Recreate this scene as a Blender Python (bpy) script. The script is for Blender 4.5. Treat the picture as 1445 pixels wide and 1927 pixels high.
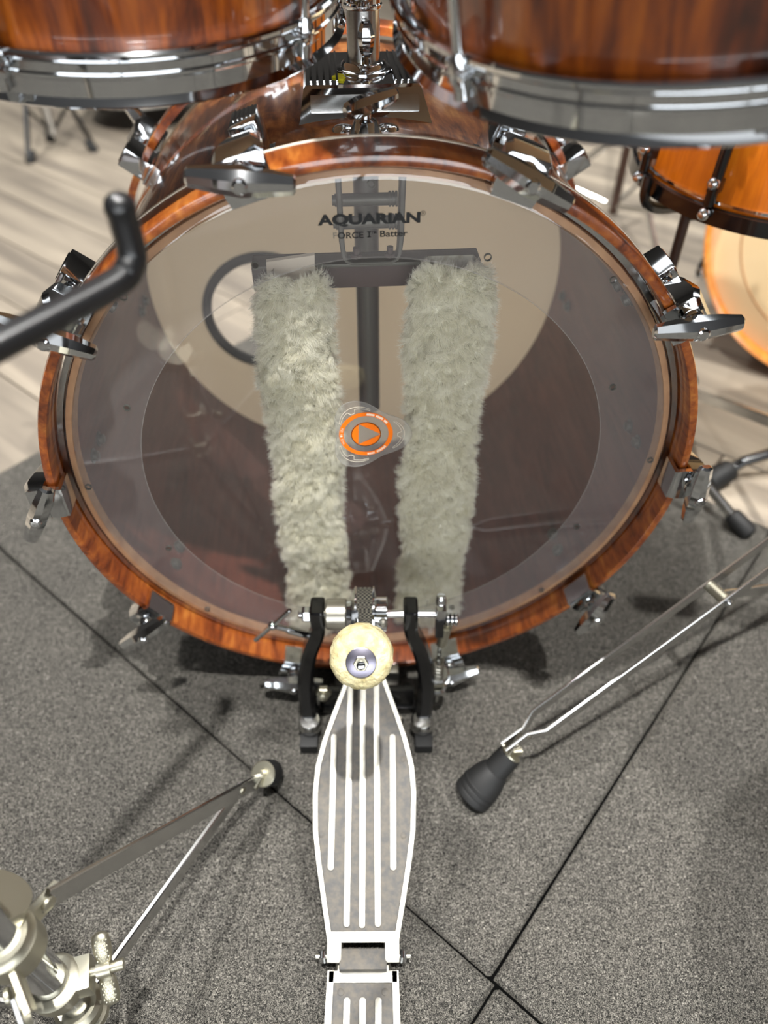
import bpy, bmesh, math, random
import numpy as np
from mathutils import Vector, Matrix
R_ = math.radians
random.seed(7); np.random.seed(7)
for o in list(bpy.data.objects): bpy.data.objects.remove(o, do_unlink=True)
SC = bpy.context.scene
COL = SC.collection

# ------------------------------------------------------------------ camera
W, H, FPX = 1445, 1927, 1382.45
CAM = Vector((-0.0295, -0.5044, 0.7727)); PIT, YAW = 0.7701, 0.0723
F_ = Vector((math.sin(YAW)*math.cos(PIT), math.cos(YAW)*math.cos(PIT), -math.sin(PIT)))
RT = Vector((math.cos(YAW), -math.sin(YAW), 0)); UP = RT.cross(F_)
cam = bpy.data.cameras.new('camera'); camo = bpy.data.objects.new('camera', cam); COL.objects.link(camo)
camo.matrix_world = Matrix(((RT.x, UP.x, -F_.x, CAM.x), (RT.y, UP.y, -F_.y, CAM.y), (RT.z, UP.z, -F_.z, CAM.z), (0, 0, 0, 1)))
cam.sensor_fit = 'VERTICAL'; cam.sensor_height = 36.0; cam.lens = FPX*36.0/H
cam.clip_start = 0.02; cam.clip_end = 60
cam.dof.use_dof = True; cam.dof.focus_distance = 0.60; cam.dof.aperture_fstop = 3.2
SC.camera = camo
def ray(u, v): return F_ + RT*((u-W/2)/FPX) - UP*((v-H/2)/FPX)
def onz(u, v, z=0.0): d = ray(u, v); return CAM + d*((z-CAM.z)/d.z)
def ony(u, v, y=0.0): d = ray(u, v); return CAM + d*((y-CAM.y)/d.y)
def atd(u, v, t): return CAM + ray(u, v)*t

# ------------------------------------------------------------------ light
SC.view_settings.view_transform = 'Standard'; SC.view_settings.look = 'None'
SC.view_settings.gamma = 1.0; SC.view_settings.use_curve_mapping = False
SC.view_settings.exposure = 0.42
wd = bpy.data.worlds.new('world'); SC.world = wd; wd.use_nodes = True
wd.node_tree.nodes['Background'].inputs[0].default_value = (0.9, 0.95, 1.0, 1)
wd.node_tree.nodes['Background'].inputs[1].default_value = 0.05
def area(name, loc, power, size, shape='DISK', size_y=None, col=(1, 0.96, 0.9), spread=180):
    l = bpy.data.lights.new(name, 'AREA'); l.energy = power; l.shape = shape; l.size = size
    if size_y: l.size_y = size_y
    l.color = col; l.spread = R_(spread)
    o = bpy.data.objects.new(name, l); COL.objects.link(o); o.location = loc
    return o
CEIL = 3.0
WHITE = (1, 0.985, 0.955)
area('downlight', (0.08, -0.62, CEIL-0.02), 104, 0.055, col=WHITE)
area('downlight', (-0.85, 0.20, CEIL-0.02), 78, 0.07, col=WHITE)
area('downlight', (1.25, -0.10, CEIL-0.02), 74, 0.06, col=WHITE)
area('downlight', (-0.6, 2.2, CEIL-0.02), 26, 0.10, col=WHITE)
area('downlight', (1.4, 2.2, CEIL-0.02), 26, 0.10, col=WHITE)
for lx, ly in ((-1.3, 1.7), (1.3, 1.7), (0.0, 3.3), (-2.6, 3.3), (2.6, 3.3)):
    area('ceiling_fill_panel', (lx, ly, CEIL-0.03), 10, 1.8, 'RECTANGLE', 0.9, (0.93, 0.97, 1))
area('ceiling_fill_panel', (0.2, -2.2, CEIL-0.03), 5, 4.0, 'RECTANGLE', 0.6, (0.95, 0.98, 1))  # wide panel added as front fill for the drum head and tom hoops

# ------------------------------------------------------------------ materials
def new_mat(name):
    m = bpy.data.materials.new(name); m.use_nodes = True
    nt = m.node_tree; nt.nodes.clear()
    out = nt.nodes.new('ShaderNodeOutputMaterial')
    return m, nt, out
def lin(c): return tuple(x/12.92 if x <= 0.04045 else ((x+0.055)/1.055)**2.4 for x in [v/255 for v in c]) + (1,)
def pbr(name, rgb, rough=0.5, metal=0.0, coat=0.0, bump=None, var=None, trans=0.0, ior=1.45, sub=0.0, spec=None):
    """bump=(scale,strength,dist)  var=(scale, rgb2, detail)"""
    m, nt, out = new_mat(name)
    b = nt.nodes.new('ShaderNodeBsdfPrincipled'); nt.links.new(b.outputs[0], out.inputs[0])
    b.inputs['Base Color'].default_value = lin(rgb); b.inputs['Roughness'].default_value = rough
    b.inputs['Metallic'].default_value = metal; b.inputs['Coat Weight'].default_value = coat
    b.inputs['Coat Roughness'].default_value = 0.08; b.inputs['Transmission Weight'].default_value = trans
    b.inputs['IOR'].default_value = ior
    if spec is not None: b.inputs['Specular IOR Level'].default_value = spec
    tc = nt.nodes.new('ShaderNodeTexCoord')
    if var:
        n = nt.nodes.new('ShaderNodeTexNoise'); n.inputs['Scale'].default_value = var[0]; n.inputs['Detail'].default_value = var[2] if len(var) > 2 else 4
        nt.links.new(tc.outputs['Object'], n.inputs['Vector'])
        r = nt.nodes.new('ShaderNodeValToRGB'); r.color_ramp.elements[0].position = 0.35; r.color_ramp.elements[1].position = 0.65
        r.color_ramp.elements[0].color = lin(rgb); r.color_ramp.elements[1].color = lin(var[1])
        nt.links.new(n.outputs['Fac'], r.inputs['Fac']); nt.links.new(r.outputs['Color'], b.inputs['Base Color'])
    if bump:
        n = nt.nodes.new('ShaderNodeTexNoise'); n.inputs['Scale'].default_value = bump[0]; n.inputs['Detail'].default_value = 3
        nt.links.new(tc.outputs['Object'], n.inputs['Vector'])
        bp = nt.nodes.new('ShaderNodeBump'); bp.inputs['Strength'].default_value = bump[1]; bp.inputs['Distance'].default_value = bump[2]
        nt.links.new(n.outputs['Fac'], bp.inputs['Height']); nt.links.new(bp.outputs[0], b.inputs['Normal'])
    return m
def wood(name, stops, stretch, scale=1.0, rough=0.3, coat=1.0, distort=1.2, fine=160, bump=0.0):
    """figured veneer: a broad warped cloud plus fine grain lines, stretched along one axis"""
    m, nt, out = new_mat(name)
    b = nt.nodes.new('ShaderNodeBsdfPrincipled'); nt.links.new(b.outputs[0], out.inputs[0])
    b.inputs['Roughness'].default_value = rough; b.inputs['Coat Weight'].default_value = coat; b.inputs['Coat Roughness'].default_value = 0.07
    tc = nt.nodes.new('ShaderNodeTexCoord'); mp = nt.nodes.new('ShaderNodeMapping')
    mp.inputs['Scale'].default_value = stretch; nt.links.new(tc.outputs['Object'], mp.inputs['Vector'])
    n1 = nt.nodes.new('ShaderNodeTexNoise'); n1.inputs['Scale'].default_value = 11*scale; n1.inputs['Detail'].default_value = 5
    n1.inputs['Roughness'].default_value = 0.6; n1.inputs['Distortion'].default_value = distort
    nt.links.new(mp.outputs[0], n1.inputs['Vector'])
    mp2 = nt.nodes.new('ShaderNodeMapping'); mp2.inputs['Scale'].default_value = tuple(s if s > 0.5 else s*0.35 for s in stretch)
    nt.links.new(tc.outputs['Object'], mp2.inputs['Vector'])
    n2 = nt.nodes.new('ShaderNodeTexNoise'); n2.inputs['Scale'].default_value = fine; n2.inputs['Detail'].default_value = 4; n2.inputs['Distortion'].default_value = 0.4
    nt.links.new(mp2.outputs[0], n2.inputs['Vector'])
    mx = nt.nodes.new('ShaderNodeMix'); mx.data_type = 'FLOAT'; mx.inputs[0].default_value = 0.36
    nt.links.new(n1.outputs['Fac'], mx.inputs[2]); nt.links.new(n2.outputs['Fac'], mx.inputs[3])
    r = nt.nodes.new('ShaderNodeValToRGB'); el = r.color_ramp.elements
    for i, (p, c) in enumerate(stops):
        e = el[i] if i < 2 else el.new(p)
        e.position = p; e.color = lin(c)
    nt.links.new(mx.outputs[0], r.inputs['Fac']); nt.links.new(r.outputs['Color'], b.inputs['Base Color'])
    if bump:
        bp = nt.nodes.new('ShaderNodeBump'); bp.inputs['Strength'].default_value = bump; bp.inputs['Distance'].default_value = 0.0006
        nt.links.new(n2.outputs['Fac'], bp.inputs['Height']); nt.links.new(bp.outputs[0], b.inputs['Normal'])
    return m
def film(name, haze, hcol, ior=1.5):
    """thin clear plastic: mostly transparent, a little milky scatter, fresnel gloss"""
    m, nt, out = new_mat(name)
    tr = nt.nodes.new('ShaderNodeBsdfTransparent'); tr.inputs[0].default_value = (0.985, 0.982, 0.978, 1)
    df = nt.nodes.new('ShaderNodeBsdfDiffuse'); df.inputs[0].default_value = hcol
    m1 = nt.nodes.new('ShaderNodeMixShader'); m1.inputs[0].default_value = haze
    nt.links.new(tr.outputs[0], m1.inputs[1]); nt.links.new(df.outputs[0], m1.inputs[2])
    gl = nt.nodes.new('ShaderNodeBsdfGlossy'); gl.inputs['Roughness'].default_value = 0.02
    g = nt.nodes.new('ShaderNodeNewGeometry'); dt = nt.nodes.new('ShaderNodeVectorMath'); dt.operation = 'DOT_PRODUCT'
    nt.links.new(g.outputs['Incoming'], dt.inputs[0]); nt.links.new(g.outputs['True Normal'], dt.inputs[1])
    def mth(op, a, b=None):
        n = nt.nodes.new('ShaderNodeMath'); n.operation = op; n.use_clamp = op == 'ADD'
        for k, x in enumerate((a, b)):
            if x is None: continue
            if isinstance(x, (int, float)): n.inputs[k].default_value = x
            else: nt.links.new(x, n.inputs[k])
        return n.outputs[0]
    f0 = ((ior-1)/(ior+1))**2*1.9                       # two faces of a thin sheet; schlick, the same from either side
    ab = mth('ABSOLUTE', dt.outputs['Value']); p5 = mth('POWER', mth('SUBTRACT', 1.0, ab), 5.0)
    mlt_o = mth('ADD', mth('MULTIPLY', p5, 1-f0), f0)
    m2 = nt.nodes.new('ShaderNodeMixShader'); nt.links.new(mlt_o, m2.inputs[0])
    nt.links.new(m1.outputs[0], m2.inputs[1]); nt.links.new(gl.outputs[0], m2.inputs[2])
    nt.links.new(m2.outputs[0], out.inputs[0])
    return m
M = {}
M['chrome'] = pbr('chrome', (212, 214, 216), 0.07, 1.0)
M['chrome_worn'] = pbr('chrome_worn', (196, 196, 194), 0.2, 1.0, bump=(400, 0.08, 0.0005))
M['steel'] = pbr('steel', (176, 172, 160), 0.32, 1.0, bump=(300, 0.12, 0.0006))
M['zinc'] = pbr('zinc', (186, 182, 164), 0.38, 1.0, bump=(220, 0.12, 0.0006))
M['aluminium'] = pbr('aluminium', (160, 158, 151), 0.45, 1.0, var=(90, (142, 140, 132), 5), bump=(500, 0.1, 0.0004))
M['cast_grey'] = pbr('cast_grey', (66, 65, 64), 0.6, 0.2, var=(160, (84, 79, 71), 6), bump=(420, 0.35, 0.0006))
M['black_gloss'] = pbr('black_gloss', (7, 7, 8), 0.2, 0.0, coat=0.6)
M['black_satin'] = pbr('black_satin', (20, 20, 21), 0.34, 0.0, coat=0.3)
M['black_rubber'] = pbr('black_rubber', (17, 17, 17), 0.62, 0.0, bump=(300, 0.2, 0.0006))
M['wood_shell'] = wood('wood_shell', [(0.34, (46, 21, 8)), (0.45, (122, 64, 26)), (0.54, (168, 100, 48)), (0.66, (210, 150, 86))], (1.0, 0.42, 1.0), 1.5, bump=0.15, distort=2.0)
M['wood_hoop'] = wood('wood_hoop', [(0.34, (58, 21, 6)), (0.45, (118, 54, 18)), (0.55, (152, 80, 29)), (0.68, (188, 118, 50))], (1.0, 0.45, 1.0), 1.8, bump=0.25)
M['wood_tom'] = wood('wood_tom', [(0.34, (32, 9, 1)), (0.45, (82, 32, 4)), (0.55, (124, 58, 6)), (0.68, (156, 84, 14))], (1.0, 1.0, 0.28), 2.2)
M['wood_inner'] = wood('wood_inner', [(0.28, (58, 26, 20)), (0.5, (98, 50, 38)), (0.72, (124, 68, 50))], (1.0, 0.3, 1.0), 1.2, rough=0.55, coat=0.15)
M['edge_tan'] = pbr('edge_tan', (182, 140, 100), 0.5, var=(60, (160, 118, 82)))
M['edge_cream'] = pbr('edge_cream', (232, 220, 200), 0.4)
M['amber'] = wood('amber', [(0.3, (150, 72, 6)), (0.5, (186, 98, 12)), (0.7, (206, 120, 22))], (1, 1, 0.4), 1.0, coat=0.8)
M['orange_hoop'] = wood('orange_hoop', [(0.3, (196, 108, 30)), (0.5, (224, 140, 52)), (0.7, (240, 166, 84))], (1, 0.5, 1), 1.5, coat=0.6)
M['cream_head'] = pbr('cream_head', (226, 208, 178), 0.45, var=(3, (216, 196, 164), 3))
m = M['cream_head']; nt = m.node_tree; b = [n for n in nt.nodes if n.type == 'BSDF_PRINCIPLED'][0]; o_ = [n for n in nt.nodes if n.type == 'OUTPUT_MATERIAL'][0]
tl = nt.nodes.new('ShaderNodeBsdfTranslucent'); tl.inputs[0].default_value = lin((236, 216, 184)); mxs = nt.nodes.new('ShaderNodeMixShader'); mxs.inputs[0].default_value = 0.45
nt.links.new(b.outputs[0], mxs.inputs[1]); nt.links.new(tl.outputs[0], mxs.inputs[2]); nt.links.new(mxs.outputs[0], o_.inputs[0])
M['cream_head2'] = pbr('cream_head2', (224, 200, 158), 0.45, var=(4, (212, 184, 140), 3))
M['film'] = film('film', 0.055, (0.62, 0.58, 0.56, 1))
M['film_ring'] = film('film_ring', 0.10, (0.6, 0.56, 0.57, 1), 1.4)
M['film_patch'] = film('film_patch', 0.13, (0.6, 0.58, 0.55, 1), 1.45)
M['ink'] = pbr('ink', (8, 8, 8), 0.5)
M['ink_faded'] = pbr('ink_faded', (110, 106, 98), 0.6)
M['orange_print'] = pbr('orange_print', (255, 122, 8), 0.4)
M['white_print'] = pbr('white_print', (255, 226, 200), 0.5)
M['fleece_skin'] = pbr('fleece_skin', (226, 223, 206), 0.9, var=(120, (160, 156, 134)))
M['fleece'] = pbr('fleece', (252, 250, 238), 0.85, var=(45, (244, 241, 224), 3), spec=0.2)
m = M['fleece']; nt = m.node_tree; b = [n for n in nt.nodes if n.type == 'BSDF_PRINCIPLED'][0]; o_ = [n for n in nt.nodes if n.type == 'OUTPUT_MATERIAL'][0]
tl = nt.nodes.new('ShaderNodeBsdfTranslucent'); tl.inputs[0].default_value = lin((252, 250, 238)); mxs = nt.nodes.new('ShaderNodeMixShader'); mxs.inputs[0].default_value = 0.4
nt.links.new(b.outputs[0], mxs.inputs[1]); nt.links.new(tl.outputs[0], mxs.inputs[2]); nt.links.new(mxs.outputs[0], o_.inputs[0])
M['bar_dark'] = pbr('bar_dark', (62, 46, 44), 0.5, bump=(120, 0.15, 0.0006))
M['frame_grey'] = pbr('frame_grey', (98, 98, 92), 0.45, 0.6)
M['tube_grey'] = pbr('tube_grey', (120, 122, 118), 0.35, 0.85, bump=(80, 0.06, 0.0005))
M['felt'] = pbr('felt', (198, 189, 152), 0.95, var=(120, (172, 158, 116), 6), bump=(160, 0.9, 0.003), spec=0.1)
M['washer'] = pbr('washer', (150, 146, 160), 0.32, 1.0, var=(40, (126, 124, 138)))
M['strap'] = pbr('strap', (60, 58, 52), 0.9)
M['yellow'] = pbr('yellow', (226, 218, 40), 0.6)
M['plaster'] = pbr('plaster', (84, 81, 78), 0.9)
M['ceiling'] = pbr('ceiling', (96, 97, 99), 0.95)
M['dark_brown'] = pbr('dark_brown', (46, 30, 22), 0.5, var=(12, (64, 44, 34)))
# woven strap weave
m = M['strap']; nt = m.node_tree; b = [n for n in nt.nodes if n.type == 'BSDF_PRINCIPLED'][0]
tc = [n for n in nt.nodes if n.type == 'TEX_COORD'][0]
wv = nt.nodes.new('ShaderNodeTexChecker'); wv.inputs['Scale'].default_value = 480
wv.inputs['Color1'].default_value = lin((84, 80, 70)); wv.inputs['Color2'].default_value = lin((22, 21, 18))
nt.links.new(tc.outputs['Object'], wv.inputs['Vector']); nt.links.new(wv.outputs[0], b.inputs['Base Color'])
# carpet: heathered grey felt pile
def carpet(name):
    m, nt, out = new_mat(name)
    b = nt.nodes.new('ShaderNodeBsdfPrincipled'); nt.links.new(b.outputs[0], out.inputs[0]); b.inputs['Roughness'].default_value = 0.95
    b.inputs['Specular IOR Level'].default_value = 0.1
    g = nt.nodes.new('ShaderNodeNewGeometry')
    n = nt.nodes.new('ShaderNodeTexNoise'); n.inputs['Scale'].default_value = 620; n.inputs['Detail'].default_value = 3; n.inputs['Roughness'].default_value = 0.8; n.inputs['Distortion'].default_value = 2.2
    nt.links.new(g.outputs['Position'], n.inputs['Vector'])
    r = nt.nodes.new('ShaderNodeValToRGB'); e = r.color_ramp.elements
    e[0].position = 0.42; e[0].color = lin((14, 14, 14)); e[1].position = 0.515; e[1].color = lin((50, 49, 47))
    x = e.new(0.60); x.color = lin((158, 154, 146))
    n2 = nt.nodes.new('ShaderNodeTexNoise'); n2.inputs['Scale'].default_value = 9; n2.inputs['Detail'].default_value = 4
    nt.links.new(g.outputs['Position'], n2.inputs['Vector'])
    r2 = nt.nodes.new('ShaderNodeValToRGB'); r2.color_ramp.elements[0].color = (0.78, 0.78, 0.78, 1); r2.color_ramp.elements[1].color = (1.12, 1.1, 1.06, 1)
    mx = nt.nodes.new('ShaderNodeMix'); mx.data_type = 'RGBA'; mx.blend_type = 'MULTIPLY'; mx.inputs[0].default_value = 1.0
    nt.links.new(n.outputs['Fac'], r.inputs['Fac']); nt.links.new(n2.outputs['Fac'], r2.inputs['Fac'])
    nt.links.new(r.outputs['Color'], mx.inputs[6]); nt.links.new(r2.outputs['Color'], mx.inputs[7]); nt.links.new(mx.outputs[2], b.inputs['Base Color'])
    bp = nt.nodes.new('ShaderNodeBump'); bp.inputs['Strength'].default_value = 0.7; bp.inputs['Distance'].default_value = 0.002
    nt.links.new(n.outputs['Fac'], bp.inputs['Height']); nt.links.new(bp.outputs[0], b.inputs['Normal'])
    return m
M['carpet'] = carpet('carpet')
# floor planks: grey-beige oak print
def plank_mat(name):
    m, nt, out = new_mat(name)
    b = nt.nodes.new('ShaderNodeBsdfPrincipled'); nt.links.new(b.outputs[0], out.inputs[0]); b.inputs['Roughness'].default_value = 0.55
    tc = nt.nodes.new('ShaderNodeTexCoord'); oi = nt.nodes.new('ShaderNodeObjectInfo')
    mp = nt.nodes.new('ShaderNodeMapping'); mp.inputs['Scale'].default_value = (1.4, 16, 1)
    ad = nt.nodes.new('ShaderNodeVectorMath'); ad.operation = 'ADD'
    sc = nt.nodes.new('ShaderNodeVectorMath'); sc.operation = 'SCALE'; sc.inputs['Scale'].default_value = 37.0
    cmb = nt.nodes.new('ShaderNodeCombineXYZ'); nt.links.new(oi.outputs['Random'], cmb.inputs[0]); nt.links.new(oi.outputs['Random'], cmb.inputs[1])
    nt.links.new(cmb.outputs[0], sc.inputs[0]); nt.links.new(tc.outputs['Object'], mp.inputs['Vector'])
    nt.links.new(mp.outputs[0], ad.inputs[0]); nt.links.new(sc.outputs[0], ad.inputs[1])
    n = nt.nodes.new('ShaderNodeTexNoise'); n.inputs['Scale'].default_value = 1.0; n.inputs['Detail'].default_value = 5; n.inputs['Distortion'].default_value = 0.8
    nt.links.new(ad.outputs[0], n.inputs['Vector'])
    r = nt.nodes.new('ShaderNodeValToRGB'); e = r.color_ramp.elements
    e[0].position = 0.34; e[0].color = lin((112, 103, 92)); e[1].position = 0.66; e[1].color = lin((152, 141, 125))
    nt.links.new(n.outputs['Fac'], r.inputs['Fac'])
    hv = nt.nodes.new('ShaderNodeHueSaturation'); mr = nt.nodes.new('ShaderNodeMapRange')
    mr.inputs['To Min'].default_value = 0.82; mr.inputs['To Max'].default_value = 1.08
    nt.links.new(oi.outputs['Random'], mr.inputs['Value']); nt.links.new(mr.outputs[0], hv.inputs['Value'])
    nt.links.new(r.outputs['Color'], hv.inputs['Color']); nt.links.new(hv.outputs[0], b.inputs['Base Color'])
    return m
M['plank'] = plank_mat('plank')
M['underlay'] = pbr('underlay', (8, 8, 8), 1.0, spec=0.0)

# ------------------------------------------------------------------ mesh helpers
def finish(bm, name, mat, parent=None, smooth=35):
    bmesh.ops.remove_doubles(bm, verts=bm.verts, dist=1e-6)
    bmesh.ops.recalc_face_normals(bm, faces=bm.faces)
    return finish_raw(bm, name, mat, parent, smooth)
def finish_raw(bm, name, mat, parent=None, smooth=35):
    if smooth:
        for f in bm.faces: f.smooth = True
        for e in bm.edges:
            if len(e.link_faces) == 2 and e.calc_face_angle(0) > R_(smooth): e.smooth = False
    me = bpy.data.meshes.new(name); bm.to_mesh(me); bm.free()
    return link(name, me, mat, parent)
def link(name, me, mat, parent=None):
    o = bpy.data.objects.new(name, me); COL.objects.link(o)
    if mat is not None and not me.materials: me.materials.append(M[mat] if isinstance(mat, str) else mat)
    if parent: o.parent = parent
    return o
def NB(): return bmesh.new()
def loft(bm, rings, cap=True, closed=True):
    vs = [[bm.verts.new(p) for p in r] for r in rings]; n = len(rings[0])
    for a, b in zip(vs, vs[1:]):
        for i in range(n if closed else n-1):
            j = (i+1) % n
            try: bm.faces.new((a[i], a[j], b[j], b[i]))
            except ValueError: pass
    if cap and closed:
        for r in (vs[0], vs[-1]):
            try: bm.faces.new(r)
            except ValueError: pass
    return vs
def frame_of(d):
    d = Vector(d).normalized(); a = Vector((0, 0, 1)) if abs(d.z) < 0.95 else Vector((1, 0, 0))
    u = d.cross(a).normalized(); return d, u, d.cross(u)
def cyl(bm, p0, p1, r0, r1=None, seg=16, cap=True):
    r1 = r0 if r1 is None else r1
    p0 = Vector(p0); p1 = Vector(p1); d, u, v = frame_of(p1-p0)
    c = [(math.cos(2*math.pi*i/seg), math.sin(2*math.pi*i/seg)) for i in range(seg)]
    loft(bm, [[p0+u*(r0*a)+v*(r0*b) for a, b in c], [p1+u*(r1*a)+v*(r1*b) for a, b in c]], cap)
def turned(bm, p0, d, prof, seg=24, phase=0.0):
    """solid turned about the line from p0 along d; prof = [(distance, radius)...]"""
    p0 = Vector(p0); d, u, v = frame_of(d)
    c = [(math.cos(2*math.pi*i/seg+phase), math.sin(2*math.pi*i/seg+phase)) for i in range(seg)]
    loft(bm, [[p0+d*t+u*(r*a)+v*(r*b) for a, b in c] for t, r in prof])
def annulus(bm, prof, seg=96, axis='y', center=(0, 0, 0)):
    """closed ring: prof = closed polygon of (r, t) swept round the axis"""
    cx, cy, cz = center; rings = []
    for i in range(seg):
        a = 2*math.pi*i/seg; s, c = math.sin(a), math.cos(a)
        if axis == 'y': rings.append([(cx+r*s, cy+t, cz+r*c) for r, t in prof])
        else: rings.append([(cx+r*c, cy+r*s, cz+t) for r, t in prof])
    vs = [[bm.verts.new(p) for p in r] for r in rings]; n = len(prof)
    for i in range(seg):
        a, b = vs[i], vs[(i+1) % seg]
        for k in range(n):
            j = (k+1) % n; bm.faces.new((a[k], a[j], b[j], b[k]))
def box(bm, c, s, rot=None, bev=0.0, seg=2):
    t = bmesh.new(); bmesh.ops.create_cube(t, size=1.0)
    for v in t.verts: v.co = Vector((v.co.x*s[0], v.co.y*s[1], v.co.z*s[2]))
    if bev: bmesh.ops.bevel(t, geom=list(t.edges), offset=bev, segments=seg, profile=0.7, affect='EDGES')
    mt = Matrix.Translation(Vector(c))
    if rot is not None: mt = mt @ rot.to_4x4()
    bmesh.ops.transform(t, matrix=mt, verts=t.verts); merge(bm, t)
def merge(bm, t):
    mp = {v: bm.verts.new(v.co) for v in t.verts}
    for f in t.faces:
        try: bm.faces.new([mp[v] for v in f.verts])
        except ValueError: pass
    t.free()
def prism(bm, pts, h0, h1, fn=None, bev=0.0):
    """outline pts (x,y) between heights h0,h1; fn maps (x,y,h) to 3-D"""
    fn = fn or (lambda x, y, h: Vector((x, y, h)))
    t = bmesh.new()
    loft(t, [[(x, y, h0) for x, y in pts], [(x, y, h1) for x, y in pts]])
    if bev:
        bmesh.ops.recalc_face_normals(t, faces=t.faces)
        es = [e for e in t.edges if all(abs(v.co.z-h1) < 1e-9 for v in e.verts)]
        bmesh.ops.bevel(t, geom=es, offset=bev, segments=2, profile=0.7, affect='EDGES')
    for v in t.verts: v.co = fn(*v.co)
    merge(bm, t)
def tube(bm, pts, r, seg=10, cap=True):
    pts = [Vector(p) for p in pts]; rs = r if isinstance(r, (list, tuple)) else [r]*len(pts)
    rings = []; u = None
    for i, p in enumerate(pts):
        d = (pts[min(i+1, len(pts)-1)]-pts[max(i-1, 0)]).normalized()
        if u is None: _, u, v = frame_of(d)
        else: u = (u-d*u.dot(d)).normalized(); v = d.cross(u)
        rings.append([p+u*(rs[i]*math.cos(2*math.pi*k/seg))+v*(rs[i]*math.sin(2*math.pi*k/seg)) for k in range(seg)])
    loft(bm, rings, cap)
def strap(bm, pts, wd, th, side):
    """flat bar along pts; side = direction of its width"""
    pts = [Vector(p) for p in pts]; side = Vector(side).normalized(); rings = []
    for i, p in enumerate(pts):
        d = (pts[min(i+1, len(pts)-1)]-pts[max(i-1, 0)]).normalized()
        s = (side-d*side.dot(d)).normalized(); n = d.cross(s)
        w_ = wd[i] if isinstance(wd, (list, tuple)) else wd; t_ = th[i] if isinstance(th, (list, tuple)) else th
        e = min(t_, w_)*0.22
        q = [(w_/2-e, t_/2), (w_/2, t_/2-e), (w_/2, -t_/2+e), (w_/2-e, -t_/2), (-w_/2+e, -t_/2), (-w_/2, -t_/2+e), (-w_/2, t_/2-e), (-w_/2+e, t_/2)]
        rings.append([p+s*a+n*b for a, b in q])
    loft(bm, rings)
def spline(pts, n=6):
    """catmull-rom through pts"""
    P = [Vector(p) for p in pts]; P = [P[0]*2-P[1]]+P+[P[-1]*2-P[-2]]; out = []
    for i in range(1, len(P)-2):
        for k in range(n):
            t = k/n; a, b, c, d = P[i-1], P[i], P[i+1], P[i+2]
            out.append(0.5*((2*b)+(c-a)*t+(2*a-5*b+4*c-d)*t*t+(3*b-a-3*c+d)*t**3))
    out.append(P[-2]); return out
def ball(bm, c, r, seg=16, rings=8, sc=(1, 1, 1)):
    t = bmesh.new(); bmesh.ops.create_uvsphere(t, u_segments=seg, v_segments=rings, radius=r)
    for v in t.verts: v.co = Vector((v.co.x*sc[0]+c[0], v.co.y*sc[1]+c[1], v.co.z*sc[2]+c[2]))
    merge(bm, t)
def hexnut(bm, p, d, r, h): turned(bm, p, d, [(0, r*0.93), (h*0.1, r), (h*0.9, r), (h, r*0.93)], 6)
def thing(name, label, cat, loc=(0, 0, 0), rotz=0.0, group=None):
    o = bpy.data.objects.new(name, None); COL.objects.link(o); o.empty_display_size = 0.05
    o.location = loc; o.rotation_euler = (0, 0, rotz); tag(o, label, cat, group); return o
def tag(o, label, cat, group=None):
    o['label'] = label; o['category'] = cat
    if group: o['group'] = group
def struct(o): o['kind'] = 'structure'; return o
def copy_tree(o, parent=None):
    c = o.copy(); COL.objects.link(c); c.parent = parent
    for ch in list(o.children): copy_tree(ch, c)
    return c

# ------------------------------------------------------------------ room shell
FZ = -0.008                                   # plank floor level; carpet tiles lie on it with their pile at z = 0
X0, X1, Y0, Y1 = -5.0, 5.0, -3.5, 6.5
bm = NB(); box(bm, ((X0+X1)/2, (Y0+Y1)/2, FZ-0.03), (X1-X0, Y1-Y0, 0.04)); floor = struct(finish(bm, 'floor', 'dark_brown', smooth=0))
bm = NB(); box(bm, ((X0+X1)/2, (Y0+Y1)/2, CEIL+0.05), (X1-X0, Y1-Y0, 0.1)); struct(finish(bm, 'ceiling', 'ceiling', smooth=0))
for nm, c, s in (('wall_left', (X0-0.05, (Y0+Y1)/2, CEIL/2), (0.1, Y1-Y0, CEIL+0.1)), ('wall_right', (X1+0.05, (Y0+Y1)/2, CEIL/2), (0.1, Y1-Y0, CEIL+0.1)),
                 ('wall_back', ((X0+X1)/2, Y1+0.05, CEIL/2), (X1-X0, 0.1, CEIL+0.1)), ('wall_front', ((X0+X1)/2, Y0-0.05, CEIL/2), (X1-X0, 0.1, CEIL+0.1))):
    bm = NB(); box(bm, c, s); struct(finish(bm, nm, 'plaster', smooth=0))
# glowing window-shaped pane added behind the camera as front fill light
wm, nt, out = new_mat('fill_glow'); em = nt.nodes.new('ShaderNodeEmission'); em.inputs[0].default_value = (0.93, 0.97, 1, 1); em.inputs[1].default_value = 4.6; nt.links.new(em.outputs[0], out.inputs[0]); M['fill_glow'] = wm
WX0, WX1, WZ0, WZ1 = -1.9, 2.1, 0.25, 1.95
bm = NB(); box(bm, ((WX0+WX1)/2, Y0+0.012, (WZ0+WZ1)/2), (WX1-WX0, 0.01, WZ1-WZ0)); glow_pane = struct(finish(bm, 'fill_pane', 'fill_glow', smooth=0))
for c, sz in (((WX0, WZ0/2+WZ1/2), (0.07, WZ1-WZ0+0.07)), ((WX1, WZ0/2+WZ1/2), (0.07, WZ1-WZ0+0.07)), ((0.1, WZ0/2+WZ1/2), (0.06, WZ1-WZ0)), ((0.1, WZ0), (WX1-WX0, 0.07)), ((0.1, WZ1), (WX1-WX0, 0.07))):
    bm = NB(); box(bm, (c[0], Y0+0.03, c[1]), (sz[0], 0.05, sz[1]), bev=0.005); finish(bm, 'fill_pane_frame', 'plaster', glow_pane)
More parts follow.
